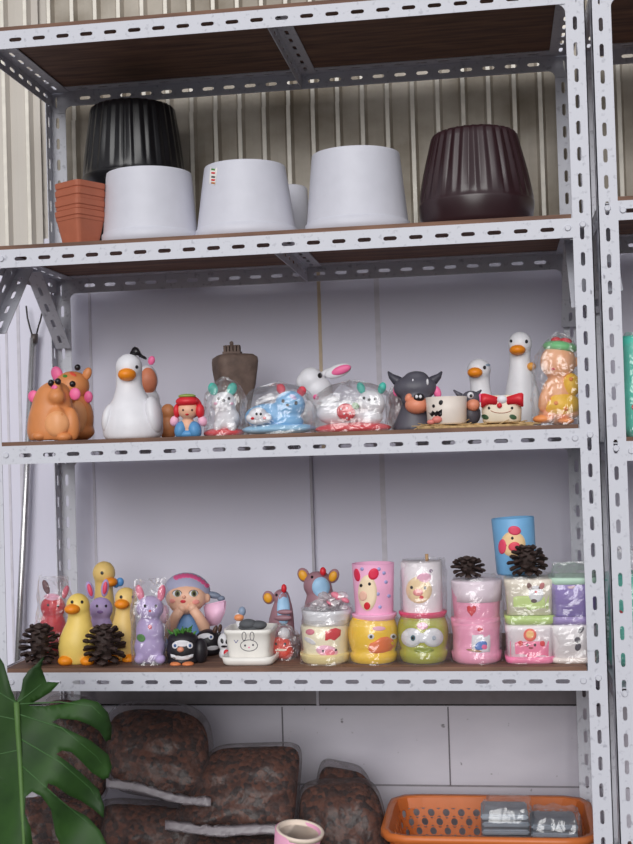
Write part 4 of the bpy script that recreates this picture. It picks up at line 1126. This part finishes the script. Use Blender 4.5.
# square planters on the right
def sq(label, x, Y, zb, yb, yt, hw0, hw1, m, m2, split, ysau):
    f = Fig('square_planter', label, 'plant pot', x, Y, zb, 'wrapped square planters')
    f.lathe('saucer', m2, [(yb, hw0*.98), (yb-1.5, hw0*1.08), (yb-ysau, hw0*1.12), (yb-ysau, hw0)], x, power=6, seg=64, z0=0)
    f.lathe('pot_body', m, [(yb-ysau+1, hw0), (yt+8, hw1*.97), (yt+6, hw1), (yt+1, hw1), (yt, hw1*.96), (yt, hw1*.5)], x, power=6, seg=64)
    return f
f = sq('white and pink square planter with a smiling face, under the green-based one', 530, 0.072, T4, 665, 622, 22, 24, cer(232, 222, 226), cer(240, 130, 170), 0, 7)
f.decal('pink_band', cer(238, 130, 165), 529.5, 648.5, 20, 7, poly=[(-19.5, -7.5), (-10, -7), (0, -7), (10, -7), (19.5, -7.5), (19, 8), (0, 8.5), (-19, 8)], th=.0006)
f.decal('hair_bow', cer(240, 110, 90), 530, 635, 6.5, 6.5, th=.001); f.decal('hair_face', cer(250, 200, 130), 530, 634.5, 4, 4, th=.0016)
for x in (520.5, 542.5): f.decal('button', RED, x, 643.5, 2.6, 2.8, th=.0014)
f.eyes([(527.5, 645), (535, 645)], 1.2); f.decal('mouth', cer(150, 60, 70), 531, 648, 2.4, 1)
f.wrap(505.5, 555, 665, 620, 25, 73, top='flat', amp=.8, power=5, n=8)
zt = f.base.z + f.L(530, 622).z + .0008
f = sq('cream and light green square planter with a puppy picture, on the pink one', 529.5, 0.072, zt, 620, 577, 22.5, 24.5, cer(232, 222, 206), cer(190, 214, 130), 0, 9)
f.decal('green_band', cer(200, 220, 140), 528, 602, 22, 6, poly=[(-21, -6.5), (-10, -6), (0, -6), (10, -6), (21, -6.5), (20.5, 7.5), (0, 8), (-20.5, 7.5)], th=.0006)
o = f.decal('puppy', WHITE, 536, 594, 7.5, 8.5); f.eyes([(533, 588.5), (539.5, 588)], 1.1); f.decal('puppy_ear', cer(120, 80, 70), 529.5, 586.5, 2.4, 4, -20, th=.0014); f.decal('puppy_ear', cer(200, 120, 120), 542, 586, 2.4, 3.6, 20, th=.0014)
f.decal('nose', RED, 536, 592, 1.4, 1.1, th=.0014); f.decal('puppy_spot', cer(90, 70, 70), 534, 601, 3, 2, th=.0014)
f.wrap(503.5, 556, 620, 575, 26.5, 79, top='flat', amp=.9, power=5, n=8)
zt = f.base.z + f.L(529.5, 577).z + .0025
pinecone(528, 577, 545, 40, 0.052, zt, 'brown pine cone on a square planter in front of the blue cup', n=48, seed=4)
f = Fig('cup_planter', 'light blue cup with a cream pig face, tilted behind a pine cone', 'plant pot', 517, 0.122, zt, 'cup planters')
f.lathe('cup', cer(120, 176, 220), [(577, 19), (575, 20), (550, 20.5), (522, 21.3), (521, 20.6)], 517, depth=14, z0=0)
f.decal('pig_face', cer(246, 210, 160), 514.5, 544, 12.5, 13); 
for x, y, a, bq, r in ((503.5, 546, 4, 7.5, 5), (516.5, 530.5, 6.5, 4.6, 10)): f.decal('pig_ear', cer(232, 80, 110), x, y, a, bq, r, th=.0016)
f.decal('snout', cer(232, 80, 100), 515.5, 546.5, 6, 4.6, -8, th=.002); f.eyes([(506.5, 545), (514, 538)], 1.4)
f.root.rotation_euler = (0, R(-2.5), 0)

f = sq('white square planter with black marks, bottom of the stack by the right post', 573, 0.072, T4, 662, 622, 21, 23, cer(232, 226, 228), cer(232, 220, 214), 0, 6)
for x, y, a, bq, r in ((577.5, 640, 3, 3, 0), (578, 647, 3, 4, 20), (581, 630, 2.2, 4, 40)): f.decal('black_mark', mat((60, 50, 64)), x, y, a, bq, r)
f.wrap(552, 597, 662, 620, 24, 83, top='flat', amp=.9, power=5, n=8)
zt = f.base.z + f.L(573, 622).z + .0008
f = sq('lilac square planter with a pale green rim in glossy plastic, by the right post', 573, 0.072, zt, 620, 576, 21.5, 23.5, cer(158, 138, 204), cer(160, 140, 196), 0, 8)
f.lathe('green_rim', cer(190, 220, 200), [(582, 23.9), (578, 24.1), (575.5, 24.1), (575.5, 20)], 573, power=6, seg=64)
f.setbvh(f.bm([(573, 600, 60, 70, 0, 23.5)])); f.decal('flower', cer(224, 190, 200), 571, 585, 4.5, 4)
f.wrap(550, 598, 620, 563, 26, 89, top='crimp', amp=1.4, power=5, n=12)

# ------------------------------------------------------------------ beneath: bags of bark, basket, cup
BARKM = bpy.data.materials.new('bark_chips'); BARKM.use_nodes = True
def _bark():
    n = BARKM.node_tree.nodes; l = BARKM.node_tree.links; bs = n['Principled BSDF']; bs.inputs['Roughness'].default_value = .8
    tc = n.new('ShaderNodeTexCoord'); v = n.new('ShaderNodeTexVoronoi'); v.inputs['Scale'].default_value = 95
    l.new(tc.outputs['Object'], v.inputs['Vector'])
    sp = n.new('ShaderNodeSeparateColor'); l.new(v.outputs['Color'], sp.inputs[0])
    rp = n.new('ShaderNodeValToRGB'); e = rp.color_ramp.elements
    e[0].position = .1; e[0].color = rgb((32, 20, 18)); e[1].position = .95; e[1].color = rgb((106, 60, 40))
    l.new(sp.outputs[0], rp.inputs[0]); l.new(rp.outputs[0], bs.inputs['Base Color'])
    bp = n.new('ShaderNodeBump'); bp.inputs['Strength'].default_value = .8; bp.inputs['Distance'].default_value = .006; bp.invert = True
    l.new(v.outputs['Distance'], bp.inputs['Height']); l.new(bp.outputs['Normal'], bs.inputs['Normal'])
_bark()
def bag(label, tl, tr, br, bl, Yb, lean, thick, seed, fill=0.94, hem=None, pw=3.8):
    """clear bag of bark chips; corners in photo pixels, Yb depth at its foot, lean = metres further back at the top"""
    yb = max(bl[1], br[1]); xm = (bl[0]+br[0])/2
    base = P(xm, yb, Yb)
    base.z = max(base.z, T5)
    root = empty('bark_bag', base); tag(root, label, 'bag of bark', 'plastic bags of bark chips')
    ytop = min(tl[1], tr[1])
    def at(u, v):
        s_, t = (u+1)/2, (v+1)/2            # v: -1 bottom .. 1 top
        x = (bl[0]*(1-s_)+br[0]*s_)*(1-t)+(tl[0]*(1-s_)+tr[0]*s_)*t
        y = (bl[1]*(1-s_)+br[1]*s_)*(1-t)+(tl[1]*(1-s_)+tr[1]*s_)*t
        return P(x, y, Yb+lean*t)-base
    N = 44
    def sheet(sc, th, rough, both=True, power=pw, top=1.0):
        b = bmesh.new()
        def disc(u, v):     # square to rounded square
            k = (abs(u)**power+abs(v)**power)**(1/power); m_ = max(abs(u), abs(v))
            q = (m_/k if k > 1e-6 else 1)
            return u*q, v*q
        grids = []
        for sd in (-1, 1):
            g = []
            for i in range(N+1):
                row = []
                for j in range(N+1):
                    u, v = -1+2*i/N, -1+2*j/N
                    a, c = disc(u, v)
                    p = at(a*sc, (c*sc if c < 0 else c*sc*top))
                    h = th*((1-abs(u)**3.2)*(1-abs(v)**3.2))**.6
                    nz = noise.noise(Vector((a*2.2+seed, c*2.2, sd*3)))*th*.22*(1 if h > 1e-5 else 0)
                    p = p + Vector((0, sd*(h+ (nz if h > th*.2 else 0)), 0))
                    if rough and h > th*.15:
                        q = Vector((p.x*62+seed, p.z*62, sd))
                        p += Vector((0, sd, 0))*(noise.cell(q*1.0)-.0)*.0022 + noise.noise_vector(q*1.7)*.0035
                    row.append(b.verts.new(p))
                g.append(row)
            for i in range(N):
                for j in range(N):
                    f = (g[i][j], g[i+1][j], g[i+1][j+1], g[i][j+1])
                    b.faces.new(f if sd < 0 else f[::-1])
            grids.append(g)
        bmesh.ops.remove_doubles(b, verts=b.verts, dist=1e-5)
        for v in b.verts: v.co.z = max(v.co.z, .0005)
        return b
    film = fin('bag_film', sheet(1.0, thick+.006, False), FILM_BAG, root)
    fin('bark_fill', sheet(fill, thick*.93, True, top=fill), BARKM, root)
    if hem:
        b = bmesh.new(); n_ = 20; pv = None
        (x0, y0), (x1, y1), w, dyy = hem
        rr = random.Random(seed)
        for i in range(n_+1):
            t = i/n_; x = x0+(x1-x0)*t; y = y0+(y1-y0)*t + 2*math.sin(t*7+seed)
            ring = []
            for k, (ddy, dd) in enumerate(((-w/2, .004), (-w*.2, -.001), (w*.25, -.003), (w/2, -.006), (w*.25, -.0015), (-w*.2, .0005))):
                ring.append(b.verts.new(P(x, y+ddy+rr.uniform(-.9, .9)*(1 if k else 1.6), dyy+dd+rr.uniform(-.001, .001))-base))
            if pv:
                for k in range(6): b.faces.new((pv[k], pv[(k+1) % 6], ring[(k+1) % 6], ring[k]))
            else: b.faces.new(ring)
            pv = ring
        b.faces.new(pv)
        fin('sealed_hem', b, FILM_HAZE, root)
    return root
bag('clear bag of bark chips at the far left behind the big leaf, upper one', (40, 690), (108, 698), (112, 806), (30, 806), 0.25, 0.08, 0.045, 1)
bag('clear bag of bark chips lying lowest at the far left behind the big leaf', (12, 790), (106, 794), (106, 896), (10, 896), 0.20, 0.02, 0.06, 2, pw=7)
bag('tallest clear bag of bark chips, its cloudy top right corner against the wall', (104, 699), (212, 704), (216, 808), (100, 790), 0.245, 0.10, 0.055, 3, fill=.91, pw=3.4, hem=((106, 783), (211, 803), 10, 0.185))
bag('clear bag of bark chips lying under the tallest bag', (96, 796), (216, 806), (218, 896), (94, 896), 0.215, 0.03, 0.06, 4, pw=7)
bag('clear bag of bark chips in the middle with a squared top right corner', (212, 744), (304, 741), (296, 836), (166, 828), 0.215, 0.09, 0.05, 5, fill=.95, pw=6.5, hem=((165, 827), (284, 832), 11, 0.15))
bag('clear bag of bark chips lying under the middle bag', (160, 829), (300, 837), (304, 896), (158, 896), 0.195, 0.02, 0.06, 6, pw=7)
bag('clear bag of bark chips leaning on the wall at the right, its pointed top showing', (318, 756), (366, 766), (414, 896), (306, 896), 0.335, 0.08, 0.04, 7, pw=6)
bag('clear bag of bark chips beside the basket, in front of the pointed bag', (296, 780), (378, 776), (402, 896), (298, 896), 0.215, 0.07, 0.05, 8, fill=.95, pw=5)

f = Fig('cup_planter', 'pink and cream cup standing before the bark bags at the bottom edge', 'plant pot', 301, 0.062, T5, 'cup planters')
f.lathe('cup', cer(238, 170, 200), [(893, 18), (890, 20), (860, 22), (832, 23.5)], 301, depth=30, z0=0, wall=1.2)
f.lathe('filling', mat((190, 178, 168), .8, var=.15), [(850, 20), (836, 20.5), (835.5, 10)], 301)
f.lathe('rim', cer(240, 222, 206), [(834, 23.7), (830.5, 24.2), (829.5, 23.5), (829.5, 21), (834, 20.6)], 301)
f.root.rotation_euler = (R(6), R(9), 0); f.root.location.z += .007; f.root.location.x -= .018

# orange basket with round holes
ORB = mat((206, 112, 54), 0.4, var=.05)
by0, by1 = 0.105, 0.385
zr = P(490, 836, by0).z
zback = P(490, 797, by1).z; zr = zback-.002
xl, xr = P(389, 820, .2).x, P(590, 820, .2).x
bx = (xl+xr)/2; hwx = (xr-xl)/2
root = empty('plastic_basket', (bx, (by0+by1)/2, T5)); tag(root, 'orange plastic basket with round holes under the shelf at the right', 'basket')
hd = (by1-by0)/2; H = zr-T5
def perim(s_, k):
    """rounded rectangle perimeter point, k shrinks it towards the base"""
    rc = .045; w, d = hwx*k-rc, hd*k-rc
    L_ = [2*w, math.pi/2*rc, 2*d, math.pi/2*rc]*2; tot = sum(L_); q = (s_ % 1)*tot
    cs = [(-w, -d-rc, 1, 0), (w, -d, -90), (w+rc, -d, 0, 1), (w, d, 0), (w, d+rc, -1, 0), (-w, d, 90), (-w-rc, d, 0, -1), (-w, -d, 180)]
    for i, ln in enumerate(L_):
        if q <= ln or i == 7:
            c = cs[i]
            if i % 2 == 0: return Vector((c[0]+c[2]*q, c[1]+c[3]*q, 0))
            a = R(c[2]+q/rc*57.2958); return Vector((c[0]+rc*math.cos(a), c[1]+rc*math.sin(a), 0))
        q -= ln
NU = 38; rows = 3
b = bmesh.new()
z0_, z1_ = .018, H-.022
rh = (z1_-z0_)/rows
tot = 2*(2*hwx+2*hd)-8*.045+2*math.pi*.045; cw = tot/NU
def bpt(u, z):
    k = .90+.10*z/H; p = perim(u, k); p.z = z; return p
def bquad(u0, u1, za, zb, nu=1):
    for i in range(nu):
        a, c = u0+(u1-u0)*i/nu, u0+(u1-u0)*(i+1)/nu
        b.faces.new([b.verts.new(bpt(*q)) for q in ((a, za), (c, za), (c, zb), (a, zb))])
for i in range(NU):
    bquad(i/NU, (i+1)/NU, 0, z0_); bquad(i/NU, (i+1)/NU, z1_, H)
    for r_ in range(rows):
        uo = (i+(.5 if r_ % 2 else 0))/NU; za = z0_+r_*rh
        cu, cz = uo+.5/NU, za+rh/2; rad = min(rh, cw)*.40
        nn = 16; inn = []; out = []
        for k in range(nn):
            a = 2*math.pi*(k+.5)/nn; c_, s_ = math.cos(a), math.sin(a); mx = max(abs(c_), abs(s_))
            inn.append(b.verts.new(bpt(cu+c_*rad/tot, cz+s_*rad)))
            out.append(b.verts.new(bpt(cu+c_/mx*.5/NU, cz+s_/mx*rh/2)))
        for k in range(nn): b.faces.new((out[k], out[(k+1) % nn], inn[(k+1) % nn], inn[k]))
bmesh.ops.remove_doubles(b, verts=b.verts, dist=2e-4)
bmesh.ops.recalc_face_normals(b, faces=b.faces)
w_ = fin('basket_wall', b, ORB, root, smooth=False); sm = w_.modifiers.new('thick', 'SOLIDIFY'); sm.thickness = .003
b = bmesh.new()
ring = [perim(i/NU, 1.0)+Vector((0, 0, H)) for i in range(NU)]
sec = [(-.003, .003), (.012, .004), (.013, -.011), (.010, -.011), (.009, 0), (-.003, -.001)]
pv = []
for i in range(NU):
    p = ring[i]; t = (ring[(i+1) % NU]-ring[i-1]).normalized(); o_ = Vector((t.y, -t.x, 0))
    pv.append([b.verts.new(p+o_*a+Vector((0, 0, c))) for a, c in sec])
for i in range(NU):
    q, w = pv[i], pv[(i+1) % NU]
    for k in range(6): b.faces.new((q[k], q[(k+1) % 6], w[(k+1) % 6], w[k]))
fin('basket_rim', b, ORB, root)
b = bmesh.new(); vs = [b.verts.new(perim(i/NU, .9)+Vector((0, 0, .001))) for i in range(NU)]; ff = b.faces.new(vs)
ex = bmesh.ops.extrude_face_region(b, geom=[ff])
for v in ex['geom']:
    if isinstance(v, bmesh.types.BMVert): v.co.z += .003
fin('basket_floor', b, ORB, root, smooth=False)

PLATE = mat((150, 160, 172), 0.4, var=.12, vscale=60); PLATE2 = mat((128, 138, 150), .4, var=.12, vscale=60)
def packet(label, x0, x1, y0, y1, Y, seed, n):
    xc = (x0+x1)/2
    zt = P(xc, y0, Y).z
    f = Fig('packet', label, 'packet', xc, Y, T5+.0045, 'plastic packets in the basket')
    m = f.m; hw = (x1-x0)/2*m; rr = random.Random(seed)
    Ht = zt-f.base.z; dz = Ht/n
    for i in range(n):
        b = bmesh.new(); sh = rr.uniform(-.003, .003)
        v = box(b, -hw+sh, hw+sh, -.05+rr.uniform(-.003, .003), .05, i*dz+.0004, (i+.72)*dz)
        bmesh.ops.bevel(b, geom=b.edges[:], offset=min(.003, dz*.3), segments=2, affect='EDGES')
        bmesh.ops.rotate(b, verts=b.verts, cent=(0, 0, 0), matrix=Matrix.Rotation(rr.uniform(-.05, .05), 3, 'Z'))
        fin('tray', b, PLATE if i % 2 else PLATE2, f.root, smooth=False)
    f.wrap(x0-2, x1+3, 893, y0-4, 30, seed, top='flat', amp=1.8, power=6, n=8)
packet('clear packet of stacked grey-blue trays in the basket, left one', 484, 530, 806, 840, 0.23, 3, 8)
packet('lower clear packet of stacked grey-blue trays in the basket, right one', 533, 578, 816, 840, 0.215, 5, 7)

# ------------------------------------------------------------------ pole with a forked hook, leaning behind the rack
CHROME = mat((190, 188, 190), 0.25, 0.85, var=.1)
a = P(33.5, 338, 0.478); c = P(16, 700, 0.468)
d = (c-a).normalized(); foot = a + d*((0.0-a.z)/d.z)
root = empty('hook_pole', foot); tag(root, 'thin metal pole with a dark forked hook leaning on the wall at the far left', 'pole')
b = bmesh.new(); tube(b, [(0, 0, 0.0), (a-foot)*.5, a-foot], .0088, 14); fin('shaft', b, CHROME, root)
b = bmesh.new(); p = P(34, 343, .478)-foot; q = P(34.5, 334, .478)-foot; tube(b, [p, q], .0088, 12); fin('collar', b, mat((90, 82, 80), .5, .5), root)
DH = mat((52, 48, 50), .5, .4)
for pts in (((33, 338), (30, 328), (27.5, 318), (26.2, 306)), ((36, 337), (38, 328), (40.5, 320), (42, 313))):
    b = bmesh.new(); tube(b, [P(x, y, .478)-foot for x, y in pts], .0022, 8); fin('hook_prong', b, DH, root)

# ------------------------------------------------------------------ mint green bags on the neighbouring rack
MINT = cer(84, 196, 176)
def mint(label, x, x0, x1, y0, y1, Y, zb, seed):
    f = Fig('mint_planter', label, 'plant pot', x, Y, zb, 'mint green wrapped planters')
    hw = (x1-x0)/2; rows_ = [(y0, hw*.9), (y0+(y1-y0)*.1, hw), (y0+(y1-y0)*.55, hw*1.02), (y0+(y1-y0)*.56, hw*.92), (y0+(y1-y0)*.95, hw*1.0), (y1, hw*.9), (y1, hw*.4)]
    f.lathe('pot_body', MINT, rows_, x, power=4, seg=48, z0=0)
    for dx, dy, c in ((-hw*.5, .3, RED), (hw*.1, .5, WHITE), (-hw*.2, .75, PALEPINK), (hw*.5, .35, BLACK)): f.decal('mark', c, x+dx, y0+(y1-y0)*dy, 3, 3)
    f.wrap(x0-2, x1+2, y0, y1-3, hw+2, seed, top='flat', amp=1.2, power=4)
mint('mint green wrapped planter at the right edge, level with the white goose', 647, 622, 672, 437, 337, 0.10, NZ[2]+BT, 91)
mint('mint green planter glimpsed in the gap between the two racks', 634, 606, 662, 640, 551, 0.22, NZ[3]+BT, 93)

# ------------------------------------------------------------------ big leaf in front
LEAF = bpy.data.materials.new('leaf_green'); LEAF.use_nodes = True
def _leaf():
    n = LEAF.node_tree.nodes; l = LEAF.node_tree.links; bs = n['Principled BSDF']; bs.inputs['Roughness'].default_value = .55; bs.inputs['Specular IOR Level'].default_value = .3
    tc = n.new('ShaderNodeTexCoord'); nz = n.new('ShaderNodeTexNoise'); nz.inputs['Scale'].default_value = 14; nz.inputs['Detail'].default_value = 3
    l.new(tc.outputs['Object'], nz.inputs['Vector'])
    rp = n.new('ShaderNodeValToRGB'); e = rp.color_ramp.elements
    e[0].position = .3; e[0].color = rgb((30, 56, 24)); e[1].position = .75; e[1].color = rgb((50, 84, 34))
    l.new(nz.outputs[0], rp.inputs[0]); l.new(rp.outputs[0], bs.inputs['Base Color'])
_leaf()
YL = -0.33
q = 1/2.877
def zz(pts): return [(x*q, 640+y*q) for x, y in pts]
right = zz([(47, 178), (60, 150), (66, 112), (82, 88), (104, 70), (126, 47), (118, 78), (134, 120), (172, 122), (146, 150), (110, 172), (80, 188),
            (130, 190), (185, 184), (240, 169), (282, 178), (310, 208), (321, 248), (319, 285), (304, 292), (286, 262), (258, 244), (220, 230), (170, 226), (150, 236),
            (205, 262), (262, 290), (312, 330), (322, 365), (312, 396), (296, 402), (262, 380), (236, 352), (205, 322), (178, 318), (162, 328), (196, 352), (240, 388), (284, 430), (300, 480), (298, 512),
            (270, 488), (232, 462), (196, 446), (160, 420), (138, 412), (136, 428), (196, 478), (252, 508), (288, 548), (308, 590), (300, 640), (270, 700),
            (200, 640), (160, 560), (146, 486), (120, 450), (92, 436), (74, 452), (72, 500), (88, 540), (96, 600), (80, 700), (92, 800), (60, 860)])
left = [(26, 939), (8, 900), (-26, 880), (-48, 850), (-30, 820), (-58, 800), (-70, 770), (-38, 760), (-68, 730), (-72, 700), (-40, 700), (-52, 668), (-30, 640), (-8, 645), (4, 664), (11, 688)]
poly = right + left
base = P(16.5, 702, YL)
plant_foot = Vector((base.x-.10, YL-.02, 0))
root = empty('monstera_plant', plant_foot); tag(root, 'big green split monstera leaf in the lower left foreground', 'plant')
def leafpt(x, y, off=0):
    u = (x-18)/100; v = (y-702)/150
    dy = -0.035*v + 0.05*abs(u)**1.3 + .012*math.sin(u*6+v*5)
    return P(x, y, YL+dy+off)-plant_foot
b = bmesh.new()
vs = [b.verts.new((x, y, 0)) for x, y in poly]
es = [b.edges.new((vs[i], vs[(i+1) % len(vs)])) for i in range(len(vs))]
bmesh.ops.triangle_fill(b, edges=es, use_beauty=True)
for _ in range(5):
    lng = [e for e in b.edges if e.calc_length() > 9]
    if not lng: break
    bmesh.ops.subdivide_edges(b, edges=lng, cuts=1); bmesh.ops.triangulate(b, faces=b.faces[:])
for v in b.verts: v.co = leafpt(v.co.x, v.co.y)
o = fin('leaf_blade', b, LEAF, root); sd = o.modifiers.new('thick', 'SOLIDIFY'); sd.thickness = .0012
RIB = mat((82, 116, 58), .6)
b = bmesh.new(); tube(b, [leafpt(x, y, -.001) for x, y in ((16.5, 702), (18, 730), (20, 760), (22, 800), (24, 840), (25, 885), (26, 930))], [.0052, .005, .0045, .004, .0032, .002, .001], 8); mr = fin('midrib', b, RIB, root)
VE = mat((58, 96, 48), .6)
for pts in (((17, 703), (34, 690), (46, 680)), ((17, 704), (60, 702), (92, 706), (108, 722)), ((18, 714), (62, 728), (96, 756), (108, 772)), ((19, 738), (60, 762), (90, 788), (101, 806)), ((20, 764), (60, 800), (92, 826)), ((17, 703), (5, 696), (-20, 680)), ((18, 720), (-10, 714), (-50, 720)), ((19, 750), (-10, 756), (-50, 775))):
    b = bmesh.new(); fine = []
    for (x0, y0), (x1, y1) in zip(pts, pts[1:]):
        for i in range(5): fine.append((x0+(x1-x0)*i/5, y0+(y1-y0)*i/5))
    fine.append(pts[-1])
    tube(b, [leafpt(x, y, -.0006) for x, y in fine], [.0016*(1-.7*i/len(fine)) for i in range(len(fine))], 6); fin('vein', b, VE, root)
a = base-plant_foot
b = bmesh.new(); tube(b, [a, a+Vector((-.01, .012, -.02)), a+Vector((-.04, .02, -.18)), Vector((-.01, .01, .35)), Vector((0, 0, .10))], [.0045, .005, .006, .008, .009], 10); fin('petiole', b, RIB, root)
b = bmesh.new(); lathe(b, [(.075, 0), (.085, .005), (.105, .19), (.11, .2), (.098, .2), (.095, .17)], 40); fin('pot', b, mat((70, 66, 66), .6), root)
b = bmesh.new(); lathe(b, [(.094, .14), (.0945, .172), (.05, .176)], 32); fin('soil', b, mat((52, 40, 34), .9, var=.3), root)
